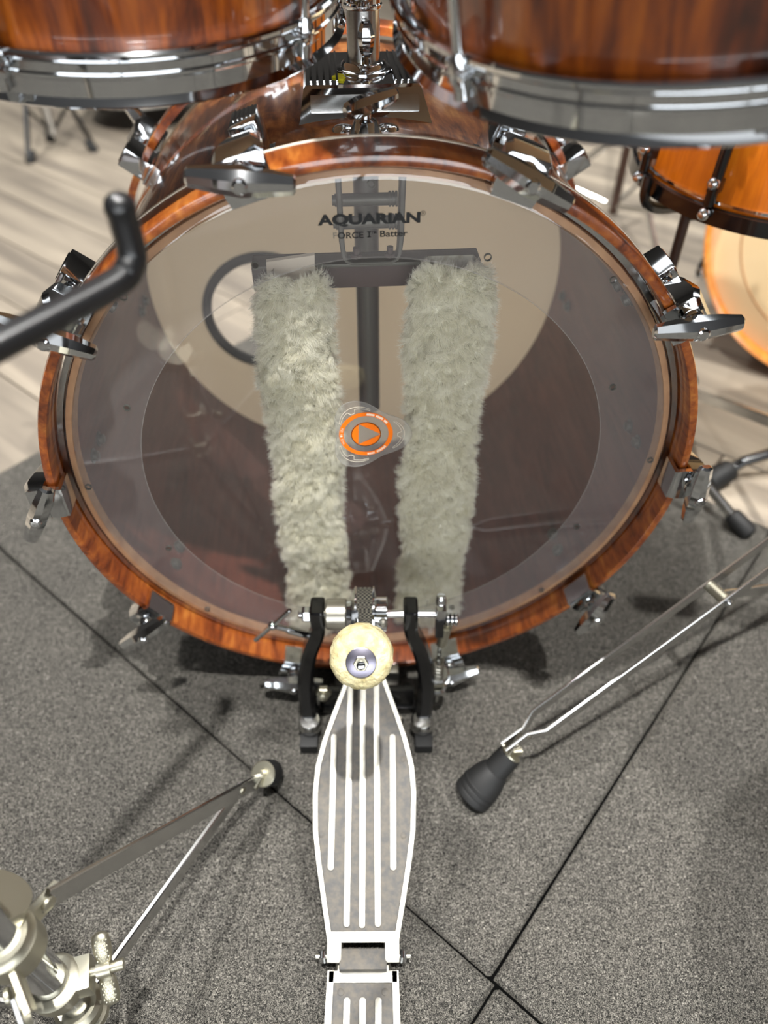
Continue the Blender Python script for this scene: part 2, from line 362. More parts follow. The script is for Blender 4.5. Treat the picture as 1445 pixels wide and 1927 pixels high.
# planks run along e1; carpet tiles share the same turned grid
E1 = Vector((0.722, -0.692, 0)).normalized(); E2 = Vector((0.692, 0.722, 0)).normalized(); ND = Vector((0.082, -0.327, 0))
GA = math.atan2(E1.y, E1.x)
PLW, PLL = 0.16, 1.2
bm = NB(); box(bm, (0, 0, -0.005), (PLL-0.003, PLW-0.003, 0.01), bev=0.0012, seg=1)
me_pl = bpy.data.meshes.new('plank'); bm.to_mesh(me_pl); bm.free(); me_pl.materials.append(M['plank'])
cnt = 0
for j in range(-14, 40):
    off = random.random()*PLL
    for i in range(-7, 7):
        p = ND + E1*(i*PLL+off) + E2*(j*PLW)
        if not (-3.3 < p.x < 3.3 and -1.0 < p.y < 5.2): continue
        a1, a2 = (p-ND).dot(E1), (p-ND).dot(E2)
        if -0.3 < a1 < 1.3 and -1.35 < a2 < 0.65: continue        # wholly under the mats
        o = link('plank', me_pl, None, floor); o.location = (p.x, p.y, FZ); o.rotation_euler = (0, 0, GA); cnt += 1
# carpet tiles, each a thick felt square with soft crowned edges
def tile_mesh(w, l):
    bm = NB(); n = 14
    def h(t): return 0.0 if 0.0 < t < 1.0 else -0.0035
    xs = [0, 0.004, 0.012]+[w*k/n for k in range(1, n)]+[w-0.012, w-0.004, w]; ys = [0, 0.004, 0.012]+[l*k/n for k in range(1, n)]+[l-0.012, l-0.004, l]
    def z(x, y):
        e = min(x, w-x, y, l-y); return -0.0070*max(0, 1-e/0.0035)**2 + 0.0006*math.sin(x*31)*math.cos(y*27)
    g = [[bm.verts.new((x, y, z(x, y))) for y in ys] for x in xs]
    for a in range(len(xs)-1):
        for b_ in range(len(ys)-1): bm.faces.new((g[a][b_], g[a+1][b_], g[a+1][b_+1], g[a][b_+1]))
    rim = [g[i][0] for i in range(len(xs))]+[g[-1][j] for j in range(1, len(ys))]+[g[i][-1] for i in range(len(xs)-2, -1, -1)]+[g[0][j] for j in range(len(ys)-2, 0, -1)]
    low = [bm.verts.new((v.co.x, v.co.y, FZ)) for v in rim]
    for k in range(len(rim)): bm.faces.new((rim[k], low[k], low[(k+1) % len(rim)], rim[(k+1) % len(rim)]))
    for f in bm.faces: f.smooth = True
    me = bpy.data.meshes.new('carpet_tile'); bm.to_mesh(me); bm.free(); me.materials.append(M['carpet']); return me
TL1, TL2, G = 1.0, 0.75, 0.0013
bm = NB(); box(bm, (0, 0, 0), (2.97, 2.22, 0.002)); ul = finish(bm, 'mat_underlay', 'underlay', floor, 0)
p = ND+E1*0.5-E2*0.375; ul.location = (p.x, p.y, FZ+0.0012); ul.rotation_euler = (0, 0, GA)
me_t = tile_mesh(TL1-G, TL2-G)
for i in (-1, 0, 1):
    for j in (-2, -1, 0):
        p = ND + E1*(i*TL1+G/2+(0.006 if j < 0 else 0)) + E2*(j*TL2+G/2)
        o = link('carpet_tile', me_t, None, floor); o.location = (p.x, p.y, 0); o.rotation_euler = (0, 0, GA+random.uniform(-0.0015, 0.0015))

# ------------------------------------------------------------------ bass drum
ZC = 0.312; RH = 0.295; RS = 0.2794; DEP = 0.425; DROT = R_(1.5)
bass = thing('bass_drum', 'large figured reddish-brown bass drum with clear batter head, lying on its side behind the pedal', 'drum')
def ydisc(name, r, y, mat, parent, seg=128, hole=0.0):
    bm = NB()
    if hole: annulus(bm, [(hole, y), (r, y)], seg, 'y', (0, 0, ZC))
    return bm
# shell: outside wall, inside wall and the two tan bearing edges
bm = NB(); annulus(bm, [(RS, 0.030), (RS, DEP-0.030), (RS-0.001, DEP-0.028), (RS-0.001, 0.028)], 128, 'y', (0, 0, ZC))
shell = finish(bm, 'shell', 'wood_shell', bass)
bm = NB(); annulus(bm, [(0.2698, 0.034), (0.2698, DEP-0.022), (0.2775, DEP-0.018), (0.2775, 0.028)], 128, 'y', (0, 0, ZC))
finish(bm, 'shell_lining', 'wood_inner', bass)['label'] = 'dark inner wall of the shell seen through the head'
bm = NB(); annulus(bm, [(0.2695, 0.0335), (0.2725, 0.0245), (0.2778, 0.0255), (0.2790, 0.0300), (0.2790, 0.0335)], 128, 'y', (0, 0, ZC))
finish(bm, 'bearing_edge', 'edge_tan', bass)['label'] = 'bare tan bearing edge inside the hoop'
# wooden hoops
def hoop(name, y0, y1, mat, parent):
    s = 1 if y1 > y0 else -1; bm = NB(); d = abs(y1-y0)
    pr_ = [(0.2862, y0+s*0.003), (0.2872, y0+s*0.0008), (0.2905, y0), (0.2938, y0+s*0.0012), (RH, y0+s*0.004), (RH, y0+s*(d-0.0012)), (RH-0.001, y1), (0.2865, y1)]
    annulus(bm, pr_, 144, 'y', (0, 0, ZC)); return finish(bm, name, mat, parent)
hp = hoop('batter_hoop', 0.0, 0.039, 'wood_hoop', bass)
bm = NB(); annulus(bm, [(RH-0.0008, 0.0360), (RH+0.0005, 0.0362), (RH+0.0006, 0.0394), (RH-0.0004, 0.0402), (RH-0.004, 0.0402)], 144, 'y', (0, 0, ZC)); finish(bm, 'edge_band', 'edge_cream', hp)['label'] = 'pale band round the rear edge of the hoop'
hp2 = hoop('resonant_hoop', DEP, DEP-0.039, 'wood_hoop', bass)
# batter head: clear film, collar and flesh hoop
YH = 0.022
bm = NB(); c = bm.verts.new((0, YH, ZC)); prof = [(0.10, YH), (0.2700, YH), (0.2745, YH+0.0006), (0.2785, YH+0.003), (0.2805, YH+0.009)]
seg = 128; ring = []
for r, y in prof: ring.append([bm.verts.new((r*math.sin(2*math.pi*k/seg), y, ZC+r*math.cos(2*math.pi*k/seg))) for k in range(seg)])
for k in range(seg):
    j = (k+1) % seg; bm.faces.new((c, ring[0][j], ring[0][k]))
    for a, b_ in zip(ring, ring[1:]): bm.faces.new((a[k], a[j], b_[j], b_[k]))
bmesh.ops.recalc_face_normals(bm, faces=bm.faces)
if sum(f.normal.y for f in bm.faces) > 0: bmesh.ops.reverse_faces(bm, faces=bm.faces)
head = finish_raw(bm, 'batter_head', 'film', bass); head['label'] = 'clear plastic batter head with black lettering and an orange round patch'
bm = NB(); annulus(bm, [(0.2800, YH+0.004), (0.2848, YH+0.004), (0.2852, YH+0.014), (0.2800, YH+0.014)], 128, 'y', (0, 0, ZC)); finish(bm, 'flesh_hoop', 'chrome_worn', head)
# inner damping ring of the same film, with its small vent holes
bm = NB(); y = YH+0.0016; seg = 144
hole_c = [(0.229 if k % 2 else 0.268, R_(22.5*k)) for k in range(16)]
bound = []
outer = [(0.2715*math.sin(2*math.pi*k/seg), 0.2715*math.cos(2*math.pi*k/seg)) for k in range(seg)]
inner = [(0.214*math.sin(2*math.pi*k/seg), 0.214*math.cos(2*math.pi*k/seg)) for k in range(seg)]
loops = [outer, inner]+[[(r*math.sin(a)+0.0026*math.sin(2*math.pi*k/10), r*math.cos(a)+0.0026*math.cos(2*math.pi*k/10)) for k in range(10)] for r, a in hole_c if r < 0.26]
edges = []
for lp in loops:
    vs = [bm.verts.new((px, y, ZC+pz)) for px, pz in lp]
    edges += [bm.edges.new((vs[k], vs[(k+1) % len(vs)])) for k in range(len(vs))]
bmesh.ops.triangle_fill(bm, edges=edges, use_beauty=True, use_dissolve=False)
# keep only the ring itself
dead = []
for f in bm.faces:
    cc = f.calc_center_median(); q = math.hypot(cc.x, cc.z-ZC)
    if q < 0.213 or any(math.hypot(cc.x-r*math.sin(a), cc.z-ZC-r*math.cos(a)) < 0.002 for r, a in hole_c): dead.append(f)
bmesh.ops.delete(bm, geom=dead, context='FACES')
for f in bm.faces:
    if f.normal.y > 0: f.normal_flip()
finish_raw(bm, 'damping_ring', 'film_ring', head, 0)['label'] = 'milky damping ring with small vent holes'
bm = NB()
annulus(bm, [(0.2137, YH+0.0012), (0.2145, YH+0.0012), (0.2145, YH+0.0022), (0.2137, YH+0.0022)], 144, 'y', (0, 0, ZC)); finish(bm, 'ring_lip', 'film_patch', head)
bm = NB(); annulus(bm, [(0.0024, YH-0.0002), (0.0030, YH-0.0002), (0.0030, YH+0.002), (0.0024, YH+0.002)], 12, 'y', (0, 0, 0))
o = finish(bm, 'vent_hole_lip', 'frame_grey', head); me_v = o.data
for k, (r, a) in enumerate(hole_c):
    if k: o = link('vent_hole_lip', me_v, None, head)
    o.location = (r*math.sin(a), 0, ZC+r*math.cos(a))
# printed lettering
def text_mesh(name, s, box2d, y, mat, parent, offset=0.0, shear=0.0, res=6):
    cu = bpy.data.curves.new(name, 'FONT'); cu.body = s; cu.size = 1; cu.offset = offset; cu.resolution_u = res; cu.fill_mode = 'BOTH'; cu.extrude = 0.0
    ob = bpy.data.objects.new(name, cu); COL.objects.link(ob)
    dg = bpy.context.evaluated_depsgraph_get(); dg.update()
    me = bpy.data.meshes.new_from_object(ob.evaluated_get(dg)); bpy.data.objects.remove(ob, do_unlink=True)
    co = np.array([v.co[:] for v in me.vertices]); mn, mx = co.min(0), co.max(0)
    x0, x1, z0, z1 = box2d
    for v in me.vertices:
        a = (v.co.x-mn[0])/(mx[0]-mn[0]); b_ = (v.co.y-mn[1])/(mx[1]-mn[1])
        v.co = (x0+a*(x1-x0), y, z0+b_*(z1-z0))
    me.name = name; me.materials.clear()
    return link(name, me, mat, parent)
YT = YH-0.0006
def zat(v): return ony(700, v, YT).z
def xat(u, v): return ony(u, v, YT).x
text_mesh('lettering', 'AQUARIAN', (xat(597, 413), xat(791, 411), zat(425.5), zat(401)), YT, 'ink', head, 0.045)
text_mesh('lettering', '®', (xat(791, 403), xat(801, 403), zat(409), zat(399)), YT, 'ink', head, 0.0)
text_mesh('lettering', 'F', (xat(627, 442), xat(634, 442), zat(447), zat(435.5)), YT, 'ink_faded', head, 0.0)
text_mesh('lettering', 'ORCE', (xat(635, 442), xat(684, 441), zat(447.5), zat(435.5)), YT, 'ink', head, 0.018)
bm = NB()
xm = xat(694.5, 441); z0, z1 = zat(446.5), zat(435.5)
for (a0, a1, b0, b1) in ((-0.0004, 0.0004, z0, z1), (-0.0014, 0.0014, z0, z0+0.0006), (-0.0014, 0.0014, z1-0.0006, z1)):
    loft(bm, [[(xm+a0, YT, b0), (xm+a1, YT, b0), (xm+a1, YT, b1), (xm+a0, YT, b1)], [(xm+a0, YT+0.0002, b0), (xm+a1, YT+0.0002, b0), (xm+a1, YT+0.0002, b1), (xm+a0, YT+0.0002, b1)]])
finish(bm, 'lettering', 'ink', head, 0)
text_mesh('lettering', 'TM', (xat(699, 437), xat(708, 437), zat(439.5), zat(435.5)), YT, 'ink', head, 0.01)
text_mesh('lettering', 'Batter', (xat(715, 441), xat(767, 440), zat(446.5), zat(434.5)), YT, 'ink', head, 0.018)
# kick patch: clear three-lobed plate with an orange ring and disc
pc = ony(688.5, 815.5, YH); PX, PZ = pc.x, pc.z
kx = (ony(741, 815, YH).x-ony(641, 815, YH).x)/2; kz = (ony(690, 775, YH).z-ony(690, 856, YH).z)/2
RO = (kx+kz)/2
def lobe(k, n, r0, a3, ph): t = 2*math.pi*k/n; r = r0+a3*math.cos(3*(t-ph)); return (PX+0.0015+r*math.cos(t), PZ-0.001+r*math.sin(t))
n = 72
bm = NB(); pts = [lobe(k, n, RO*1.40, RO*0.25, R_(-2)) for k in range(n)]
loft(bm, [[(x, YH-0.0012, z) for x, z in pts], [(x, YH-0.0002, z) for x, z in pts]])
patch = finish(bm, 'kick_patch', 'film_patch', head); patch['label'] = 'clear three-lobed kick patch with an orange ring and play-shaped disc'
bm = NB()
tb = [(x, YH-0.0013, z) for x, z in pts]; tb.append(tb[0])
tube(bm, tb, 0.0004, 5, False)
finish(bm, 'plate_edge', 'film_patch', patch)
bm = NB(); yy = YH-0.0016
annulus(bm, [(RO*0.84, yy), (RO, yy), (RO, yy+0.0003), (RO*0.84, yy+0.0003)], 64, 'y', (PX, 0, PZ)); finish(bm, 'printed_ring', 'orange_print', patch)
# disc minus triangle: three circular segments
bm = NB(); rd = RO*0.555
tri = [R_(-2), R_(118), R_(238)]
for q in range(3):
    a0, a1 = tri[q], tri[(q+1) % 3]+(2*math.pi if q == 2 else 0)
    arc = [(PX+rd*math.cos(a0+(a1-a0)*k/16), PZ+rd*math.sin(a0+(a1-a0)*k/16)) for k in range(17)]
    loft(bm, [[(x, yy, z) for x, z in arc], [(x, yy+0.0003, z) for x, z in arc]])
annulus(bm, [(rd*0.95, yy), (rd*1.0, yy), (rd*1.0, yy+0.0003), (rd*0.95, yy+0.0003)], 48, 'y', (PX, 0, PZ))
finish(bm, 'printed_disc', 'orange_print', patch, 0)
# tiny lettering round the printed ring
def ring_text(s, a0, a1, flip=False):
    rr = RO*0.92; n_ = len(s)
    for k, ch in enumerate(s):
        if ch == ' ': continue
        a = a0+(a1-a0)*(k+0.5)/n_
        me = text_mesh('printed_letter', ch, (-0.0007, 0.0007, -0.0011, 0.0011), 0.0, 'white_print', patch)
        me.location = (PX+rr*math.cos(a), yy-0.0003, PZ+rr*math.sin(a)); me.rotation_euler = (0, -(a-math.pi/2)+(math.pi if flip else 0), 0)
ring_text('MADE IN USA', R_(206), R_(158))
ring_text('IIIII IIIII III', R_(88), R_(32))        # worn away, only strokes can be made out
ring_text('IIII IIIIII', R_(-88), R_(-38), True)
# three moustache-shaped cut-outs
for ph in (R_(-2), R_(118), R_(238)):
    bm = NB()
    outer_ = [(RO*(1.18+0.20*math.cos((k/10-1)*math.pi/2)), ph+R_(33)*(k/10-1)) for k in range(21)]
    inner_ = [(RO*(1.12+0.16*math.cos((k/10-1)*math.pi/2)) - (RO*0.16 if abs(k-10) < 2 else 0), ph+R_(33)*(k/10-1)) for k in range(20, -1, -1)]
    lp = outer_+inner_; lp = [(PX+0.0015+r*math.cos(a), yy+0.0002, PZ-0.001+r*math.sin(a)) for r, a in lp]; lp.append(lp[0])
    tube(bm, lp, 0.00020, 5, False); finish(bm, 'slot_outline', 'edge_cream', patch)
# resonant head with port hole ring
YR = DEP-0.021
bm = NB(); seg = 96; y = YR; PC = (-0.122, 0.276); PR = 0.079
edges = []
for cx, cz, r, nn in ((0, ZC, 0.2800, seg), (PC[0], PC[1], PR, 48)):
    vs = [bm.verts.new((cx+r*math.sin(2*math.pi*k/nn), y, cz+r*math.cos(2*math.pi*k/nn))) for k in range(nn)]
    edges += [bm.edges.new((vs[k], vs[(k+1) % nn])) for k in range(nn)]
bmesh.ops.triangle_fill(bm, edges=edges, use_beauty=True, use_dissolve=False)
dead = [f for f in bm.faces if math.hypot(f.calc_center_median().x-PC[0], f.calc_center_median().z-PC[1]) < PR*0.93]
bmesh.ops.delete(bm, geom=dead, context='FACES')
rh = finish_raw(bm, 'resonant_head', 'cream_head', bass, 0); rh['label'] = 'cream front head with a round port hole'
bm = NB(); annulus(bm, [(PR-0.006, YR-0.004), (PR, YR-0.006), (PR+0.006, YR-0.003), (PR+0.006, YR+0.003), (PR-0.006, YR+0.003)], 64, 'y', (PC[0], 0, PC[1]))
finish(bm, 'port_ring', 'black_rubber', rh)['label'] = 'black plastic port hole ring'

# claw hooks with wing bolts, and the square lugs, shared meshes turned round the drum axis
def claw_mesh():
    bm = NB()
    # body over the hoop: loft of trapezoid sections along y
    def sec(y, hw, r0, r1, t): return [(-hw, y, r0), (hw, y, r0), (hw, y, r1-t), (hw-t, y, r1), (-hw+t, y, r1), (-hw, y, r1-t)]
    loft(bm, [sec(-0.0075, 0.0165, 0.2965, 0.3085, 0.003), (sec(-0.0065, 0.0178, 0.2962, 0.3110, 0.004)), sec(0.004, 0.0170, 0.2962, 0.3150, 0.004), sec(0.012, 0.0150, 0.2962, 0.3155, 0.004), sec(0.036, 0.0112, 0.2962, 0.3115, 0.003), sec(0.0375, 0.0100, 0.2972, 0.3100, 0.003)])
    # front cheek and lip curling in behind the hoop edge
    def fs(hw, y, r): return [(-hw, y-0.0022, r), (hw, y-0.0022, r), (hw, y+0.0022, r), (-hw, y+0.0022, r)]
    loft(bm, [fs(0.0172, -0.0045, 0.3000), fs(0.0170, -0.0045, 0.2870), fs(0.0160, -0.0040, 0.2825)])
    loft(bm, [[(-0.016, yy_, 0.2800), (0.016, yy_, 0.2800), (0.016, yy_, 0.2838), (-0.016, yy_, 0.2838)] for yy_ in (-0.0058, 0.0, 0.0165, 0.0175)])
    # boss the rod runs through
    turned(bm, (0, -0.006, 0.300), (0, -1, 0), [(0, 0.0085), (0.004, 0.0085), (0.0055, 0.0075)], 20)
    bmesh.ops.recalc_face_normals(bm, faces=bm.faces); return bm
def wing_mesh():
    bm = NB(); rings = []
    for x, yc, ry, rz in ((-0.0310, -0.0195, 0.0020, 0.0030), (-0.0295, -0.0198, 0.0036, 0.0046), (-0.016, -0.0205, 0.0056, 0.0060), (0, -0.0215, 0.0078, 0.0068), (0.016, -0.0205, 0.0056, 0.0060), (0.0295, -0.0198, 0.0036, 0.0046), (0.0310, -0.0195, 0.0020, 0.0030)):
        rings.append([(x*1.12, yc+ry*a*1.2-0.001, rz*b_*1.25) for a, b_ in ((-1, -0.35), (-1, 0.35), (-0.35, 1), (0.7, 1), (1, 0.6), (1, -0.6), (0.7, -1), (-0.35, -1))])
    loft(bm, rings)
    turned(bm, (0, -0.0120, 0), (0, -1, 0), [(0, 0.0072), (0.006, 0.0072), (0.010, 0.0062), (0.0195, 0.0050), (0.0205, 0.0035)], 18)
    cyl(bm, (0, 0.056, 0), (0, -0.013, 0), 0.0032, seg=12)
    return bm
def lug_mesh():
    bm = NB(); box(bm, (0, 0.0725, 0.2955), (0.0205, 0.041, 0.033), bev=0.0022)
    box(bm, (0, 0.0725, 0.2805), (0.0245, 0.045, 0.004), bev=0.001)
    for k in range(5): box(bm, (-0.0066+k*0.0033, 0.078, 0.3123), (0.0014, 0.024, 0.0012), bev=0.0004, seg=1)
    turned(bm, (0, 0.0515, 0.300), (0, -1, 0), [(0, 0.006), (0.002, 0.006), (0.003, 0.0045)], 14)
    return bm
def screw_mesh():
    bm = NB()
    for yv in (0.060, 0.086):
        turned(bm, (0, yv, 0.2698), (0, 0, -1), [(0, 0.0075), (0.0012, 0.0075), (0.0013, 0.0052), (0.005, 0.0050), (0.006, 0.0035)], 12)
    return bm
bm = claw_mesh(); cl0 = finish(bm, 'claw', 'chrome'); me_cl = cl0.data; bpy.data.objects.remove(cl0)
bm = wing_mesh(); o = finish(bm, 'wing_bolt', 'chrome', smooth=28); me_wb = o.data; bpy.data.objects.remove(o)
bm = lug_mesh(); o = finish(bm, 'lug', 'chrome'); me_lg = o.data; bpy.data.objects.remove(o)
bm = screw_mesh(); o = finish(bm, 'lug_screw', 'frame_grey'); me_sw = o.data; bpy.data.objects.remove(o)
wing_w = {18: -29, 54: 5, 90: -88, 126: 69, 162: 16, -162: -6, -126: 36, -90: 61, -54: -27, -18: -6}
for a, w_ in wing_w.items():
    an = R_(a)+DROT
    c = link('claw', me_cl, None, bass); c.location = (0, 0, ZC); c.rotation_euler = (0, an, 0)
    wbo = link('wing_bolt', me_wb, None, c); wbo.location = (0, 0, 0.300); wbo.rotation_euler = (0, -(R_(w_)+an), 0)
    l = link('lug', me_lg, None, bass); l.location = (0, 0, ZC); l.rotation_euler = (0, an, 0)
    s = link('lug_screws', me_sw, None, l)
    # resonant side, mirrored about the middle of the shell
    if abs(a) < 100:
        for nm, me_ in (('claw', me_cl), ('lug', me_lg)):
            c2 = link(nm, me_, None, bass); c2.location = (0, DEP, ZC); c2.rotation_euler = (0, 0, 0)
            c2.matrix_basis = Matrix.Translation((0, DEP, ZC)) @ Matrix.Rotation(an, 4, 'Y') @ Matrix.Rotation(math.pi, 4, 'Z')
            if nm == 'claw':
                w2 = link('wing_bolt', me_wb, None, c2); w2.location = (0, 0, 0.300); w2.rotation_euler = (0, random.uniform(-1.4, 1.4), 0)
            else: link('lug_screws', me_sw, None, c2)
# tom mount: ribbed chrome pedestal on top of the shell
mx_, my0, my1 = 0.003, 0.135, 0.250
bm = NB()
zt, zb = 0.6120, 0.5865
def q4(x0, x1, y0, y1, z): return [(x0, y0, z), (x1, y0, z), (x1, y1, z), (x0, y1, z)]
loft(bm, [[(-0.052, 0.132, 0.584), (0.0, 0.132, 0.589), (0.056, 0.132, 0.584), (0.056, 0.258, 0.584), (0.0, 0.258, 0.589), (-0.052, 0.258, 0.584)],
          [(-0.050, 0.134, 0.590), (0.0, 0.134, 0.594), (0.054, 0.134, 0.590), (0.054, 0.256, 0.590), (0.0, 0.256, 0.594), (-0.050, 0.256, 0.590)],
          [(-0.046, 0.142, zt-0.002), (0.0, 0.142, zt-0.002), (0.047, 0.142, zt-0.002), (0.047, 0.250, zt-0.002), (0.0, 0.250, zt-0.002), (-0.046, 0.250, zt-0.002)],
          [(-0.044, 0.144, zt), (0.0, 0.144, zt), (0.045, 0.144, zt), (0.045, 0.248, zt), (0.0, 0.248, zt), (-0.044, 0.248, zt)]])
mount = finish(bm, 'tom_mount', 'chrome', bass, 8); mount['label'] = 'chrome ribbed mounting block on top of the shell'
bm = NB(); box(bm, (0.002, 0.1365, 0.6005), (0.086, 0.0016, 0.0125), Matrix.Rotation(R_(-24), 3, 'X'), 0.0006); finish(bm, 'front_panel', 'chrome_worn', mount)
me_r = None
for k in range(8):
    x = -0.0400+k*0.0052 if k < 5 else 0.0270+(k-5)*0.0052
    if me_r is None:
        bm = NB(); box(bm, (0, 0, 0), (0.0020, 0.096, 0.0030), bev=0.0008, seg=2); o = finish(bm, 'rib', 'chrome', mount); me_r = o.data
    else: o = link('rib', me_r, None, mount)
    o.location = (x, 0.196, zt+0.0006)
bm = NB(); pts = spline([(-0.016, 0.168, 0), (-0.010, 0.164, 0), (-0.018, 0.160, 0), (-0.009, 0.157, 0), (-0.015, 0.153, 0), (-0.010, 0.150, 0)], 5)
tube(bm, [(p.x-0.004, p.y+0.004, zt+0.0006) for p in pts], 0.0011, 6); finish(bm, 'paint_mark', 'yellow', mount)['label'] = 'yellow paint scribble'
bm = NB(); turned(bm, (0.004, 0.190, zt-0.001), (0, 0, 1), [(0, 0.024), (0.002, 0.024), (0.0032, 0.022), (0.0033, 0.0195), (0.006, 0.0185), (0.0075, 0.0165)], 40); finish(bm, 'socket_collar', 'chrome', mount)
# internal damper lever in front of the mount
LX, LY = 0.000, 0.094
bm = NB(); turned(bm, (LX, LY, 0.5885), (0, 0, 1), [(0, 0.013), (0.004, 0.0125), (0.012, 0.0085), (0.013, 0.0065), (0.0135, 0.0045), (0.022, 0.0045)], 24)
lev = finish(bm, 'damper_lever', 'chrome', bass); lev['label'] = 'chrome turning lever in front of the mounting block'
bm = NB(); dv = Vector((0.82, 0.55, 0.10)).normalized(); sv = dv.cross(Vector((0, 0, 1))).normalized(); uv = sv.cross(dv)
rings = []
for t, w_, h_ in ((-0.0160, 0.0030, 0.0030), (-0.0145, 0.0055, 0.0048), (-0.006, 0.0076, 0.0064), (0.006, 0.0074, 0.0062), (0.0205, 0.0052, 0.0046), (0.0225, 0.003, 0.003)):
    cpt = Vector((LX+0.001, LY-0.003, 0.6120))+dv*t*1.25
    rings.append([cpt+sv*(w_*a)+uv*(h_*b_) for a, b_ in ((-1, -0.4), (-1, 0.3), (-0.5, 1), (0.5, 1), (1, 0.3), (1, -0.4), (0.5, -1), (-0.5, -1))])
loft(bm, rings); finish(bm, 'handle', 'chrome', lev, 28)
for sx in (-0.0165, 0.0175):
    zz = ZC+math.sqrt(RS**2-(LX+sx)**2)
    bm = NB(); turned(bm, (LX+sx, LY+0.012, zz-0.001), (0, 0, 1), [(0, 0.0092), (0.0016, 0.0086), (0.0034, 0.006), (0.0042, 0.002)], 20); finish(bm, 'dome_screw', 'chrome', bass)
# folding spurs on the sides near the front hoop
for sgn in (-1, 1):
    a = R_(104)*sgn; p = Vector((math.sin(a)*0.284, 0.295, ZC+math.cos(a)*0.284)); nrm = Vector((math.sin(a), 0, math.cos(a)))
    tang = Vector((math.cos(a), 0, -math.sin(a)))*sgn
    rot = Matrix((tang, Vector((0, 1, 0)), nrm)).transposed()
    bm = NB(); box(bm, p+nrm*0.006, (0.050, 0.046, 0.020), rot, 0.004); sp = finish(bm, 'spur_bracket', 'chrome_worn', bass)
    foot = Vector((sgn*0.38, 0.43, FZ+0.012)); top = p+nrm*0.022+tang*0.012*sgn*0
    bm = NB(); tube(bm, [top, foot], 0.0075, 14); finish(bm, 'spur_leg', 'chrome', sp)
    bm = NB(); d = (foot-top).normalized(); turned(bm, foot-d*0.03, d, [(0, 0.009), (0.004, 0.012), (0.030, 0.012), (0.036, 0.008)], 18); finish(bm, 'rubber_foot', 'black_rubber', sp)

# internal damper: cross bar, frame and two sheepskin strips behind the batter head
YB = 0.066
zb_ = ony(690, 519, YB).z
bm = NB(); box(bm, (-0.002, YB+0.012, zb_), (0.188, 0.024, 0.0205), bev=0.0015); bar = finish(bm, 'damper_bar', 'bar_dark', bass); bar['label'] = 'dark wooden cross bar of the internal damper'
bm = NB(); box(bm, (-0.002, YB+0.006, zb_+0.0112), (0.185, 0.020, 0.003), bev=0.0008); finish(bm, 'bar_channel', 'frame_grey', bar)
for x in (-0.0105, 0.0170):
    bm = NB(); hexnut(bm, (x, YB+0.004, zb_+0.0125), (0, 0, 1), 0.0050, 0.005); cyl(bm, (x, YB+0.004, zb_+0.016), (x, YB+0.004, zb_+0.0225), 0.0026); finish(bm, 'bar_nut', 'bar_dark', bar)
bm = NB(); z0 = zb_+0.0125; z1 = 0.585; xl, xr = -0.0220, 0.0250
pth = [(xl-0.001, YB, z1), (xl, YB, z0+0.02), (xl+0.001, YB, z0+0.008), (xl+0.003, YB, z0+0.003), (xl+0.008, YB, z0+0.0008), (xr-0.008, YB, z0+0.0008), (xr-0.003, YB, z0+0.003), (xr-0.001, YB, z0+0.008), (xr, YB, z0+0.02), (xr+0.001, YB, z1)]
strap(bm, pth, 0.012, [0.0048, 0.0044, 0.0036, 0.0028, 0.0024, 0.0024, 0.0028, 0.0036, 0.0044, 0.0048], (0, 1, 0)); fr = finish(bm, 'damper_frame', 'frame_grey', bass); fr['label'] = 'grey metal stirrup of the internal damper'
for zz, r in ((ony(690, 381, YB).z, 0.0048), (ony(690, 424, YB).z, 0.0050)):
    bm = NB(); cyl(bm, (xl-0.004, YB+0.006, zz), (xr-0.004, YB+0.006, zz), r, seg=18); cyl(bm, (xl-0.006, YB+0.006, zz), (xl-0.003, YB+0.006, zz), r*0.8, seg=18)
    for k in range(4): cyl(bm, (xr-0.009+k*0.0026, YB+0.006, zz), (xr-0.0076+k*0.0026, YB+0.006, zz), r*1.22, seg=18)
    finish(bm, 'damper_roller', 'frame_grey', fr)
